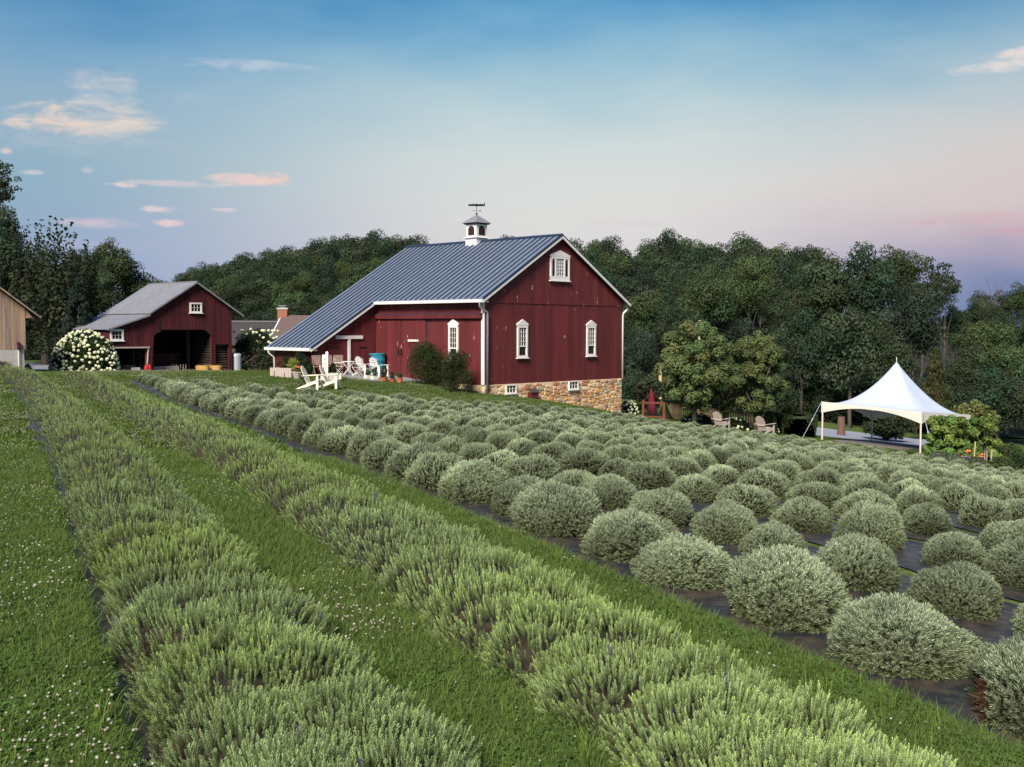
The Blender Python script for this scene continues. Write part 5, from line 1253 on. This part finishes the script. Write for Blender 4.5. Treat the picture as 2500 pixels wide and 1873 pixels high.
# clipped hedges and topiary
def clipped(px0, px1, ytop, ybase, D, dep, label, seed, shape='box', col=(.055,.078,.032)):
    a, b = at(px0, ybase, D), at(px1, ybase, D); c = (a+b)/2; g = gz(c.x, c.y); w = (b.x-a.x)/2; h = (ybase-ytop)*D/F; r = np.random.RandomState(seed)
    t = thing('clipped_hedge', label, 'hedge', (c.x, c.y, g)); n = int(2600*max(w, .6)*max(h, .6))
    d = unit(r.randn(n, 3)); d[:,2] = np.abs(d[:,2])
    if shape == 'box': P = np.sign(d)*np.abs(d)**.25; P = P/np.abs(P).max(1, keepdims=True)*(.97+.05*r.rand(n,1)); P = P*np.array([w, dep, h])
    elif shape == 'cone': z = r.rand(n); an = r.rand(n)*6.28; P = np.c_[np.cos(an)*w*(1-z), np.sin(an)*w*(1-z), z*h]
    else: P = d*np.array([w, dep, h])*(.97+.05*r.rand(n,1))
    nr = unit(d+r.randn(n,3)*.8); A = unit(np.cross(nr, unit(r.randn(n,3)))); Bv = np.cross(nr, A); s = .05
    V = np.stack([P-A*s, P+Bv*s*.6, P+A*s, P-Bv*s*.6], 1).reshape(-1,3); c_ = np.array(col)*(.65+.7*r.rand(n,1)); link('foliage', mesh('foliage', V, np.arange(n*4).reshape(n,4), M['leaf'], col=np.repeat(c_, 4, 0)), t)
    cv = ICO3[0].copy(); cv[:,2] = np.abs(cv[:,2])
    if shape == 'box': cv = np.sign(cv)*np.abs(cv)**.25; cv = cv/np.abs(cv).max(1, keepdims=True)*.96*np.array([w, dep, h])
    elif shape == 'cone': q = cv[:,2:3]; cv = np.c_[cv[:,:2]/np.maximum(np.linalg.norm(cv[:,:2], axis=1, keepdims=True), .01)*w*(1-q)*.95, q*h*.96]
    else: cv = cv*np.array([w, dep, h])*.96
    link('dense_core', mesh('dense_core', cv, ICO3[1].tolist(), material('hedge_core', (.04,.056,.026), .95)), t)
    return t
clipped(1898, 1984, 998, 1050, 66, 1.0, 'box-shaped clipped dark hedge left of the driveway', 81)
clipped(1858, 1898, 1000, 1056, 64, .6, 'rounded clipped dark hedge beside the box-shaped one', 82, 'dome')
clipped(1602, 1642, 990, 1032, 65, .6, 'pointed clipped evergreen pyramid behind the red-brown gate', 83, 'cone', (.05,.07,.025))
clipped(1582, 1600, 996, 1020, 66, .4, 'smaller pointed evergreen tip just above the gate', 84, 'cone', (.05,.07,.025))

# vine arch and garden at the right
def vine_arch():
    p = at(2345, 1120, 55); g = gz(p.x, p.y); t = thing('vine_arch', 'garden arch thickly overgrown with bright green climbing leaves', 'garden arch', (p.x, p.y, g), -.1); r = np.random.RandomState(91)
    k = 55/F; kz = (at(2345, 1014, 55).z-g)/112; bl = []
    for i in range(150):
        x = r.uniform(-78, 76)*k; z = r.uniform(0.1, .93)*112*kz; y = r.uniform(-.9, .3)
        if 35*k < x < 58*k and z < 84*kz: y = .7
        if z > 95*kz and abs(x) > 72*k: continue
        bl.append(((x, y, z), (.24,.24,.20)))
    V, Fc, Cc = leafcloud(r, bl, 16000, .15, (.16,.235,.06), inner=.12, up=.3, spread=.5); link('foliage', mesh('foliage', V, Fc, M['leaf'], col=Cc), t)
    m = MB()
    for x in (-70*k, 34*k, 62*k): m.tube([(x,0,0),(x,0,85*kz)], .03, 6); m.tube([(x,.3,0),(x,.3,85*kz)], .03, 6)
    m.obj('arch_posts', M['greywood'], t)
vine_arch()
for i, (px, py, hw, hp, D, col, lab) in enumerate(((2415,1120,40,56,56,(.06,.085,.035),'mid-green garden shrub right of the vine arch'), (2465,1130,40,60,55,(.055,.08,.035),'leafy dark garden shrub near the right edge'), (2500,1150,34,50,51,(.05,.075,.03),'green garden shrub cut by the right edge'), (2445,1150,30,32,50.5,(.075,.105,.04),'lighter low shrub in front of the garden border'), (2290,1122,26,20,53,(.13,.15,.11),'grey-green low plant beside the tent leg'), (2330,1130,24,22,52,(.14,.17,.11),'pale sage plant at the edge of the lavender field'), (2385,1135,26,20,51.5,(.10,.12,.07),'low mixed border plant below the wooden stake'), (2215,1104,26,8,55,(.06,.09,.03),'flat green plant by the platform corner'))):
    shrub(px, py, D, hw, hp, lab, 92+i, col, 2600, .10, name='border_plant', cat='shrub')
fl = random.Random(8)
for i, (px, py, mt, lab) in enumerate(((2342,1112,'carrot','pair of orange dahlias left of the wooden stake'), (2366,1101,'carrot','single orange bloom beside the stake top'), (2400,1112,'carrot','large orange bloom right of the wooden stake'), (2362,1116,'purple','mauve flowers low in the border'), (2392,1130,'purple','mauve-blue flowers near the shrub foot'))):
    p = at(px, py, 52.5); t = thing('border_flower', lab, 'flower', (p.x, p.y, gz(p.x, p.y))); h = max(p.z-gz(p.x, p.y), .3)
    for j in range(4):
        dx = fl.uniform(-.14,.14); dz = fl.uniform(-.08,.06); MB().tube([(dx,0,0),(dx,0,h+dz)], .008, 4).obj('stem', M['bark'], t); V = ICO1[0]*np.array([.07,.07,.05])+np.array([dx,0,h+dz]); link('bloom', mesh('bloom', V, ICO1[1].tolist(), M[mt]), t)
for px, y0, y1, lab in ((2380,1078,1116,'pale wooden stake standing in the flower border'), (2421,1097,1125,'shorter grey stake in front of the dark shrubs')):
    p = at(px, y1, 52.5); t = thing('stake', lab, 'stake', (p.x, p.y, gz(p.x,p.y))); h = at(px, y0, 52.5).z-gz(p.x,p.y); MB().bar((-.06,0,0),(.0,0,h), .05).obj('stake_post', M['yellowpole'] if px < 2400 else M['greywood'], t)

# ------------------------------------------------------------------ tent
def tent():
    cor = [(at(2006,981,62.9)), (at(2250,1006,58.5)), (at(2369,1013,62.7)), (at(2129,1001,67))]
    c = sum(cor, Vector())/4; g = gz(c.x, c.y); pk = at(2189,884,62.8).z; t = thing('white_tent', 'white high-peak frame tent with curved canopy on poles', 'tent', (c.x, c.y, g)); o = Vector((c.x, c.y, g))
    n = 36; V = []; 
    for j in range(n+1):
        for i in range(n+1):
            a, b = i/n, j/n; base = cor[0]*(1-a)*(1-b)+cor[1]*a*(1-b)+cor[2]*a*b+cor[3]*(1-a)*b; x, y = abs(2*a-1), abs(2*b-1)
            d = (x**6+y**6)**(1/6); d = min(d, 1); z = base.z+(pk-base.z)*(1-d)**1.75*1.0+.03*(1-d)
            sag = .05*math.sin(math.pi*min(1, d))*((min(x,y)/max(d,1e-3))-1)
            V.append((base.x-o.x, base.y-o.y, z+sag-o.z))
    idx = np.arange((n+1)**2).reshape(n+1, n+1); Fc = np.stack([idx[:-1,:-1], idx[:-1,1:], idx[1:,1:], idx[1:,:-1]], -1).reshape(-1, 4)
    link('canopy', mesh('canopy', V, Fc, M['canvas'], smooth=True), t)
    for k in range(4):
        p, q = cor[k], cor[(k+1) % 4]; m = MB(); V = []; N = 20; out = ((p+q)/2-c); out.z = 0; out.normalize(); out *= .02
        for i in range(N+1):
            s = i/N; b = p.lerp(q, s)+out-o; d = .16+.50*abs(2*s-1)**2.0; V += [b+Vector((0,0,.01)), b-Vector((0,0,d))]
        m.add(V, [(2*i, 2*i+2, 2*i+3, 2*i+1) for i in range(N)]); m.obj('valance', M['canvas2'], t)
        gp = gz(p.x, p.y)-o.z; r_ = Vector((p.x-o.x, p.y-o.y, 0)); r_ *= .985
        MB().tube([(r_.x, r_.y, gp), (r_.x, r_.y, p.z-o.z-.02)], .05, 8).obj('pole', M['pole'], t)
        MB().box(r_.x-.12, r_.x+.12, r_.y-.12, r_.y+.12, gp-.01, gp+.012).obj('foot_plate', M['pipe'], t)
    MB().tube([(0,0,pk-g-.9),(0,0,pk-g+.30)], .02, 6).obj('finial', M['white'], t)
    a = cor[0]-o; e = at(1958,1062,62.0); e = Vector((e.x-o.x, e.y-o.y, gz(e.x, e.y)-o.z)); m = MB().tube([a, e], .014, 5); mid = a.lerp(e, .45); m.tube([mid, a.lerp(e,.52)], .035, 6); m.obj('guy_strap', M['steel'], t)
    a = cor[1]-o+Vector((.08,0,0)); e = Vector((a.x+.45, a.y-.5, 0)); e.z = gz(e.x+o.x, e.y+o.y)-o.z; m = MB().tube([a, e], .022, 5); m.tube([a.lerp(e,.45), a.lerp(e,.52)], .05, 6); m.obj('guy_strap', M['steel'], t)
    m = MB()
    for k in range(4):
        p, q = cor[k]-o, cor[(k+1) % 4]-o; m.tube([p*.985-Vector((0,0,.05)), q*.985-Vector((0,0,.05))], .025, 6)
    m.obj('frame_rails', M['pole'], t)
    # dance floor
    Dk = thing('platform', 'low dark wooden platform on the ground under the tent', 'platform', (c.x-.6, c.y-.1, 0), -math.atan2(cor[1].y-cor[0].y, cor[1].x-cor[0].x)*-1)
    ex = Vector((math.cos(Dk.rotation_euler.z), math.sin(Dk.rotation_euler.z))); ey = Vector((-ex.y, ex.x))
    for i in range(16):
        y0 = -2.1+i*.26; V = []
        for (a, b) in ((-2.1,y0),(2.1,y0),(2.1,y0+.25),(-2.1,y0+.25)): X = Dk.location.x+ex.x*a+ey.x*b; Y = Dk.location.y+ex.y*a+ey.y*b; V.append((a, b, gz(X, Y)+.14))
        MB().prism(V, (0,0,-.10)).obj('plank', M['deckboard'], Dk)
tent()
p0 = H(1995,1049); 

# utility poles and wires, trunk
pole_pts = []
for px, yt, D, lab in ((1709, 782, 84, 'pale utility pole top rising behind the left garden tree'), (1612.5, 893, 84, 'pale utility pole partly hidden left of the garden tree')):
    p = at(px, yt, D); g = gz(p.x, p.y); t = thing('utility_pole', lab, 'utility pole', (p.x, p.y, g)); MB().tube([(0,0,0),(0,0,p.z-g)], [.17,.12], 10).obj('pole_shaft', M['yellowpole'], t)
for i, (a, b, lab) in enumerate((((1516,826,78),(1712,786,84),'thin wire between barn and pole, upper one'), ((1516,838,78),(1712,800,84),'thin wire between barn and pole, lower one'), ((1712,790,84),(2560,935,74),'upper power line crossing the dark woods'), ((1712,800,84),(2560,950,74),'lower power line crossing the dark woods'))):
    P, Q = at(*a), at(*b); pts = [P.lerp(Q, s)-Vector((0,0,1.0*math.sin(math.pi*s))) for s in np.linspace(0, 1, 16)]; tag(MB().tube(pts, .008, 4).obj('power_line', M['slate']), lab, 'power line')
p = at(2054, 1034, 72); t = thing('tree_stump', 'red-brown broken trunk standing beyond the driveway', 'trunk', (p.x, p.y, gz(p.x, p.y))); MB().tube([(0,0,-.1),(0,0,1.3)], [.27,.24], 10).obj('trunk_shaft', M['ltrunk'], t)

# ------------------------------------------------------------------ fence, gate, umbrella
def fence(px0, px1, D, label, step, dark=False):
    a, b = at(px0, 1030, D), at(px1, 1030, D); n = int((b-a).length/step); t = thing('picket_fence', label, 'fence', (a.x, a.y, gz(a.x, a.y)))
    for i in range(n+1):
        p = a.lerp(b, i/n); z = gz(p.x, p.y)-t.location.z; x, y = p.x-a.x, p.y-a.y
        MB().prism([(x,y,z+.05),(x+step*.62,y,z+.05),(x+step*.62,y,z+.95),(x+step*.31,y,z+1.03),(x,y,z+.95)], (0,.02,0)).obj('picket', M['picket'], t)
    m = MB()
    for h in (.3,.75): m.bar((0,.05,h), (b.x-a.x, b.y-a.y+.05, gz(b.x,b.y)-t.location.z+h), .05, .04)
    m.obj('rails', M['picket'], t)
fence(1636, 1690, 66, 'brown picket fence section right of the pointed evergreen', .11)
fence(1690, 1868, 69, 'shaded brown picket fence behind the white hydrangeas', .16)
def gate():
    p = at(1596, 1030, 60.5); g = gz(p.x, p.y); k = 60.5/F; t = thing('garden_gate', 'red-brown wooden garden gate with thin dark balusters', 'gate', (p.x, p.y, g), -.25)
    h = 1.05
    for s, hh in ((-26*k, h+.05), (25*k, h-.05)): MB().box(s-.07, s+.07, -.07, .07, -.1, hh).obj('post', M['gatewood'], t)
    MB().box(-26*k, 25*k, -.04, .04, h-.14, h-.04).box(-26*k, 25*k, -.03, .03, .12, .2).obj('rail', M['gatewood'], t)
    for i in range(12): x = -22*k+i*4*k; MB().tube([(x,0,.2),(x,0,h-.14)], .012, 5).obj('baluster', M['blackmetal'], t)
gate()
p = at(1589, 1018, 61.5); g = gz(p.x, p.y); t = thing('closed_umbrella', 'closed crimson patio umbrella hanging in folds behind the gate', 'umbrella', (p.x, p.y, g)); zt = at(1589, 951, 61.5).z-g
MB().tube([(0,0,0),(0,0,zt)], .025, 8).obj('pole', M['teak'], t)
V = []; n = 18
for j, (z, r_) in enumerate(((zt-.04,.03),(zt-.15,.10),(zt-.5,.16),(zt-.9,.20),(zt-1.3,.25),(zt-1.42,.24))):
    for i in range(n): q = r_*(1+.28*math.cos(i*2*math.pi*6/n+j*.2)); a = 2*math.pi*i/n; V.append((q*math.cos(a)+.02*j, q*math.sin(a), z))
link('canopy', mesh('canopy', V, [(j*n+i, j*n+(i+1) % n, (j+1)*n+(i+1) % n, (j+1)*n+i) for j in range(5) for i in range(n)], M['umbrella'], smooth=True), t)
MB().lathe([(0,.0),(.04,.03),(.02,.08),(0,.1)], 8, (0,0,zt)).obj('finial', M['umbrella'], t)

# ------------------------------------------------------------------ chairs, tables, pots
def adirondack(p, rz, label, mat, paint=False, rocker=False, group=None, s=1., name='adirondack_chair'):
    # local: sitter faces +x
    t = thing(name, label, 'chair', p, rz, group, (s, s, s))
    m = MB()
    for i in range(5): m.prism([(-.05+i*.105,-.26,.27+i*.028),(.04+i*.105,-.26,.30+i*.026),(.04+i*.105,.26,.30+i*.026),(-.05+i*.105,.26,.27+i*.028)], (0,0,-.022))
    m.obj('seat', mat, t)
    m = MB(); n = 6; lean = .42
    for i in range(n):
        y0 = -.27+i*.09; c = (y0+.04)/.27; hh = .74-.16*c*c; 
        for (z0, z1) in ((.24, .24+hh),): m.prism([(-.05-0*lean,y0,.24),(-.05,y0+.078,.24),(-.05-hh*lean,y0+.078*1.02,.24+hh),(-.05-hh*lean,y0,.24+hh)], (.022,0,.009))
    m.box(-.20,-.16,-.25,.25,.50,.56); m.obj('backrest', mat, t)
    for sy in (-1, 1):
        y = sy*.33
        MB().prism([(-.28,y-.065*sy-.065,.56),(.50,y-.065,.60),(.52,y+.065,.60),(-.28,y+.04,.56)], (0,0,.024)).obj('arm', mat, t)
        MB().prism([(.36,y-.012,.0),(.46,y-.012,.0),(.46,y-.012,.595),(.36,y-.012,.595)], (0,.028,0)).obj('leg', mat, t)
        MB().prism([(-.62,y-.05*sy-.012,.0),(-.50,y-.05*sy-.012,.0),(.44,y-.05*sy-.012,.30),(.44,y-.05*sy-.012,.42),(.34,y-.05*sy-.012,.40)], (0,.025,0)).obj('leg', mat, t)
        if rocker: MB().tube([(-.65,y,.12),(-.3,y,.03),(.1,y,.0),(.5,y,.06)], .02, 6).obj('rocker', mat, t)
    if paint:
        m = MB()
        for (yy, zz, ww, hh) in ((-.13,.80,.05,.02),(-.03,.83,.025,.035),(-.12,.70,.04,.014),(-.06,.69,.03,.014),(-.01,.695,.025,.014),(.04,.70,.035,.016),(.10,.73,.04,.016),(.0,.76,.02,.02)):
            x = -.05-(zz-.24)*lean+.03; m.box(x, x+.004, yy, yy+ww, zz, zz+hh); 
            m.box(x-.062, x-.058, yy, yy+ww, zz, zz+hh)
        m.obj('painted_letters', M['slate'], t)
    return t
def G(px, py): return H(px, py)
def head(dx, dy): return math.atan2(dy, dx)
pa1 = G(752, 953); pa2 = G(800, 952)
adirondack(G(757, 951), -.12, 'cream adirondack chair in profile, left of the pair on the lawn', M['cream'], group=None, s=1.02)
adirondack(G(802, 949), -.10, 'cream adirondack chair in profile, right of the pair beside the sign board', M['cream'], s=1.04)
adirondack(wpt(886, 2.2), -.55, 'white adirondack chair with plain slatted back on the patio', M['whitechair'])
adirondack(wpt(921, 1.75), -.60, 'white adirondack chair with dark painted lettering on its back', M['whitechair'], paint=True)
adirondack(at(1757, 1050, 60)*1, .75, 'weathered pale wooden armchair under the left garden tree', M['greywood'], s=1.05, name='garden_chair'); 
C1 = [o for o in bpy.data.objects if o.name.startswith('garden_chair')][-1]
adirondack(at(1863, 1058, 59), .65, 'weathered pale wooden armchair in front of the rounded hedge', M['greywood'], s=1.12, name='garden_chair')
for o in bpy.data.objects:
    if o.name.startswith('garden_chair') and o.parent is None: o.location.z = gz(o.location.x, o.location.y)

# small folding side tables
def side_table(p, label, rz=0.):
    t = thing('folding_table', label, 'table', p, rz); MB().box(-.24,.24,-.2,.2,.46,.48).obj('tabletop', M['blackmetal'], t); m = MB()
    for y in (-.17,.17): m.tube([(-.2,y,0),(.2,y,.46)], .011, 6); m.tube([(.2,y,0),(-.2,y,.46)], .011, 6)
    m.obj('legs', M['blackmetal'], t)
side_table(G(742, 944), 'small black folding table at the left cream chair', .1)
side_table(G(781, 945), 'small black folding table between the two cream chairs', .2)

# tall white sign board with a rounded finial
p = G(794, 930); p.z = gz(p.x, p.y); t = thing('sign_board', 'tall narrow white plank sign with small dark lettering and a rounded tip', 'sign', p, .1); zt = at(792, 866, p.y).z-p.z; k = p.y/F
MB().box(-7*k, 7*k, -.015, .015, .0, zt).obj('plank', M['whitechair'], t)
MB().prism([(1*k,.02,zt-.3),(7.5*k,.02,zt-.3),(7.5*k,.02,zt+.10),(6*k,.02,zt+.155),(2.5*k,.02,zt+.155),(1*k,.02,zt+.10)], (0,.04,0)).obj('finial', M['whitechair'], t)
m = MB(); rs = random.Random(2)
for j in range(5):
    z = zt-.44-j*.105; x = -4.6*k
    while x < 4.2*k:
        w = rs.uniform(.012, .022); m.box(x, x+w*.35, -.018, -.0155, z, z+.04); m.box(x, x+w, -.018, -.0155, z+rs.choice((0,.016,.032)), z+rs.choice((.040,.042))*.0+.008+z*0+z-z+z if False else z+.040) if False else m.box(x, x+w, -.018, -.0155, z+.016*rs.choice((0,1,2)), z+.016*2+.009)
        x += w+.012
m.prism([(-.02,-.016,zt-.22),(0,-.016,zt-.28),(.02,-.016,zt-.22),(.018,-.016,zt-.17),(-.018,-.016,zt-.17)], (0,-.003,0)).box(-.004,.004,-.018,-.0155,zt-.33,zt-.28)
m.obj('lettering', M['slate'], t)

def teak_chair(p, rz, label):
    t = thing('folding_chair', label, 'chair', p, rz); MB().box(-.2,.2,-.22,.22,.42,.45).obj('seat', M['teak'], t); m = MB()
    for i in range(6): m.prism([(-.22,-.20+i*.068,.50),(-.22,-.15+i*.068,.50),(-.34,-.15+i*.068,.98),(-.34,-.20+i*.068,.98)], (.015,0,0))
    m.box(-.36,-.31,-.22,.22,.96,1.0); m.obj('backrest', M['teak'], t)
    for y in (-.23,.23): MB().tube([(.24,y,0),(-.34,y,.98)], .018, 6).obj('leg', M['teak'], t); MB().tube([(-.28,y,0),(.2,y,.44)], .018, 6).obj('leg', M['teak'], t); MB().box(-.28,.18,y-.03,y+.03,.63,.65).obj('arm', M['teak'], t)
E1W = lambda u, d: (lambda q: Vector((q.x, q.y, gz(q.x, q.y)+.035)))(BM @ Vector((u, L1-d, 0)))
def wing_pt(px, d): return E1W(solve_px(BARN, (0, L1-d, .5), (1, 0, 0), px), d)
teak_chair(wing_pt(777, 1.0), -1.1, 'brown slatted folding chair left of the sign board')
teak_chair(wing_pt(800, .8), -1.3, 'brown slatted folding chair mostly hidden behind the sign board')
teak_chair(wing_pt(826, .7), -1.4, 'brown slatted folding chair next to the white door trim')
def bistro_chair(p, rz, label):
    t = thing('bistro_chair', label, 'chair', p, rz); m = MB()
    for i in range(5): m.box(-.18+i*.075,-.12+i*.075,-.19,.19,.44,.452)
    m.obj('seat', M['whitechair'], t); m = MB()
    for y in (-.19,.19): m.tube([(.2,y,0),(-.22,y,.45),(-.26,y,.86)], .011, 6); m.tube([(-.22,y,0),(.2,y,.45)], .011, 6); m.tube([(-.24,y,.64),(.18,y,.62),(.18,y,.46)], .009, 6)
    m.obj('frame', M['whitechair'], t); m = MB()
    for i in range(3):
        for s in (-1, 1):
            c = -.12+i*.12; m.tube([(-.235, c+.055*math.cos(a), .70+.075*s+.055*math.sin(a)) for a in np.linspace(0, 6.28, 11)], .008, 5, cap=False)
    m.tube([(-.26,-.19,.86),(-.27,0,.90),(-.26,.19,.86)], .011, 6); m.obj('backrest', M['whitechair'], t)
bistro_chair(wpt(829, 3.25), -.15, 'white lacy-backed metal chair left of the bistro table')
bistro_chair(wpt(872, 2.75), 2.9, 'white lacy-backed metal chair right of the bistro table')
t = thing('bistro_table', 'round white metal bistro table with crossed folding legs', 'table', wpt(851, 3.05)); MB().lathe([(0,.70),(.34,.70),(.35,.715),(.34,.73),(0,.73)], 24).obj('tabletop', M['whitechair'], t); m = MB()
for y in (-.2,.2): m.tube([(-.28,y,0),(.28,y,.70)], .012, 6); m.tube([(.28,y,0),(-.28,y,.70)], .012, 6)
m.obj('legs', M['whitechair'], t)

# blue barrel by the inner corner
p = wpt(921, .55); t = thing('blue_tank', 'large blue and teal cylindrical tank in the corner of the barn', 'tank', p)
MB().lathe([(0,0),(.40,0),(.43,.03),(.43,.35),(.445,.37),(.43,.39),(.43,.72),(.445,.74),(.43,.76),(.42,1.06),(.44,1.09),(.44,1.12),(.40,1.12),(.38,1.07),(0,1.07)], 28).obj('tank_shell', M['bluetank'], t, smooth=True)
MB().tube([(-.32,-.30,.98),(-.36,-.34,.98)], .05, 10).obj('bung', M['blackmetal'], t)

# pots and planters
def leafy(parent, w, h, z, n, col, leaf, seed, name='foliage', shape=1.):
    r = np.random.RandomState(seed); bl = []
    for i in range(14):
        d = r.randn(3); d /= np.linalg.norm(d); bl.append(((d[0]*w*.6, d[1]*w*.6, z+h*.5+d[2]*h*.35), (w*.35, w*.35, h*.25)))
    V, Fc, Cc = leafcloud(r, bl, n, leaf, col, inner=.15); link(name, mesh(name, V, Fc, M['leaf'], col=Cc), parent)
def pot(p, label, rb, rt, h, mat, plant, cat='plant pot', name='flower_pot', rim=True, sq=False, rz=0.):
    t = thing(name, label, cat, p, rz)
    if sq: MB().prism([(-rt,-rt,h),(rt,-rt,h),(rt,rt,h),(-rt,rt,h)], (0,0,-h)).box(-rt+.03,rt-.03,-rt+.03,rt-.03,h-.01,h+.004).obj('pot_body', mat, t)
    else: MB().lathe([(0,0),(rb,0),(rt,h*.86)]+([(rt+.02,h*.86),(rt+.02,h)] if rim else [(rt,h)])+[(rt-.02,h),(rt-.03,h-.03),(0,h-.03)], 18).obj('pot_body', mat, t, smooth=False)
    w, ph, n, col, leaf, seed = plant; leafy(t, w, ph, h-.05, n, col, leaf, seed); return t
GR = (.06,.09,.03)
pot(wpt(938, 3.0), 'wide terracotta pot with tall leafy stems beside the lettered white chair', .14, .18, .17, M['terra'], (.17,.62,700,GR,.06,1))
pot(wpt(958.5, 2.85), 'middle terracotta bowl with a green plant', .12, .17, .16, M['terra'], (.18,.36,500,GR,.06,2))
pot(wpt(976, 2.7), 'tall rightmost terracotta pot with a green plant near the doors', .11, .14, .25, M['terra'], (.17,.32,500,(.05,.075,.03),.06,3))
for px, lab, hgt, s in ((898.5, 'cream stone trough with low leafy plant, left of two', .28, 5), (914.5, 'cream stone trough with taller leafy plant, right of two', .52, 6)):
    t = thing('stone_trough', lab, 'planter', wpt(px, 3.1), BYAW); MB().box(-.17,.17,-.12,.12,0,.15).box(-.15,.15,-.10,.10,.15,.153).obj('trough_body', M['cream'], t); leafy(t, .17, hgt, .12, 450, GR, .06, s)
p = G(813, 930); t = pot(p, 'square grey planter holding a clipped round boxwood', 0, .22, .38, M['concrete'], (.20,.5,1600,(.03,.045,.022),.04,7), 'planter', 'square_planter', sq=True, rz=.25)
t = pot(G(726.5, 925), 'white tapered pot filled with orange flowers', .15, .26, .34, M['greywood'], (.24,.28,700,(.10,.14,.04),.05,8))
for i in range(16): a = i*2.4; o = link('bloom', mesh('bloom', ICO1[0]*.035+np.array([math.cos(a)*.2*math.sqrt(i/16), math.sin(a)*.2*math.sqrt(i/16)-.05, .50+.03*(i % 4)]), ICO1[1].tolist(), M['carrot']), t)
p = G(694, 921); t = thing('planter_box', 'long pale wooden planter box against the low barn wing', 'planter', p, -.45)
for i in range(9): MB().box(-.62+i*.14,-.49+i*.14,-.30,-.27,0,.46+.0).obj('board', M['greywood'], t)
MB().box(-.62,.64,-.268,.30,0,.45).obj('box_body', M['greywood'], t); MB().bar((-.35,-.31,0),(-.35,-.31,.30), .03).bar((.25,-.31,0),(.25,-.31,.22), .03).obj('cleats', M['slate'], t)
leafy(t, .40, .62, .36, 2200, (.035,.05,.024), .045, 9, 'boxwood')
shrub(713, 908, p.y+.1, 26, 58, 'bright yellow-green leafy shrub spilling over the planter box', 64, (.26,.29,.07), 1800, .07, name='yellow_shrub')

# little dog at the drive edge
def dog():
    p = H(206, 905); t = thing('dog', 'small white and tan dog standing at the edge of the gravel, facing the camera', 'dog', p, -1.35); s = .62
    J = {'pel':(-.25,0,.40,.10),'mid':(0,0,.40,.115),'ch':(.22,0,.42,.125),'nk':(.33,0,.54,.075),'hd':(.40,0,.64,.085),'mz':(.53,0,.61,.038)}
    for n_, (x, y) in {'a':(.22,.08),'b':(.22,-.08),'c':(-.27,.08),'d':(-.27,-.08)}.items():
        J[n_+'1'] = (x, y, .28, .055); J[n_+'2'] = (x+(-.03 if x < 0 else .02), y, .14, .032); J[n_+'3'] = (x+(.0 if x < 0 else .0), y, .03, .03); J[n_+'4'] = (x+.05, y, .015, .022)
    J['t1'] = (-.36,0,.47,.03); J['t2'] = (-.44,0,.60,.018)
    Ed = [('pel','mid'),('mid','ch'),('ch','nk'),('nk','hd'),('hd','mz'),('pel','t1'),('t1','t2')]+[(('ch' if n_ in 'ab' else 'pel'), n_+'1') for n_ in 'abcd']+[(n_+str(i), n_+str(i+1)) for n_ in 'abcd' for i in (1,2,3)]
    ks = list(J); me = bpy.data.meshes.new('body'); me.from_pydata([tuple(v*s for v in J[k][:3]) for k in ks], [(ks.index(a), ks.index(b)) for a, b in Ed], []); me.materials.append(M['fur'])
    o = link('body', me, t); sk = o.modifiers.new('skin', 'SKIN'); 
    if not me.skin_vertices: me.skin_vertices.new(name='')
    for i, k in enumerate(ks): me.skin_vertices[0].data[i].radius = (J[k][3]*s,)*2; me.skin_vertices[0].data[i].use_root = (i == 0)
    o.modifiers.new('sub', 'SUBSURF').levels = 2; o.modifiers['sub'].render_levels = 2
    for sg in (-1, 1):
        m = MB().prism([(.37*s,sg*.06*s,.70*s),(.44*s,sg*.07*s,.70*s),(.44*s,sg*.12*s,.60*s),(.38*s,sg*.12*s,.59*s)], (0,sg*.012,0)); m.obj('ear', M['fur_tan'], t)
        link('eye', mesh('eye', ICO1[0]*.009+np.array([.475*s, sg*.035*s, .665*s]), ICO1[1].tolist(), M['blackmetal']), t)
    link('nose', mesh('nose', ICO1[0]*.014+np.array([.57*s,0,.62*s]), ICO1[1].tolist(), M['blackmetal']), t)
    V = ICO2[0]*np.array([.088,.09,.07])*s*1.02+np.array([.385,0,.672])*s; link('tan_cap', mesh('tan_cap', V, ICO2[1].tolist(), M['fur_tan'], smooth=True), t)
dog()
fix_normals()
print('objects', len(bpy.data.objects), 'tris', sum(len(m.polygons) for m in bpy.data.meshes))
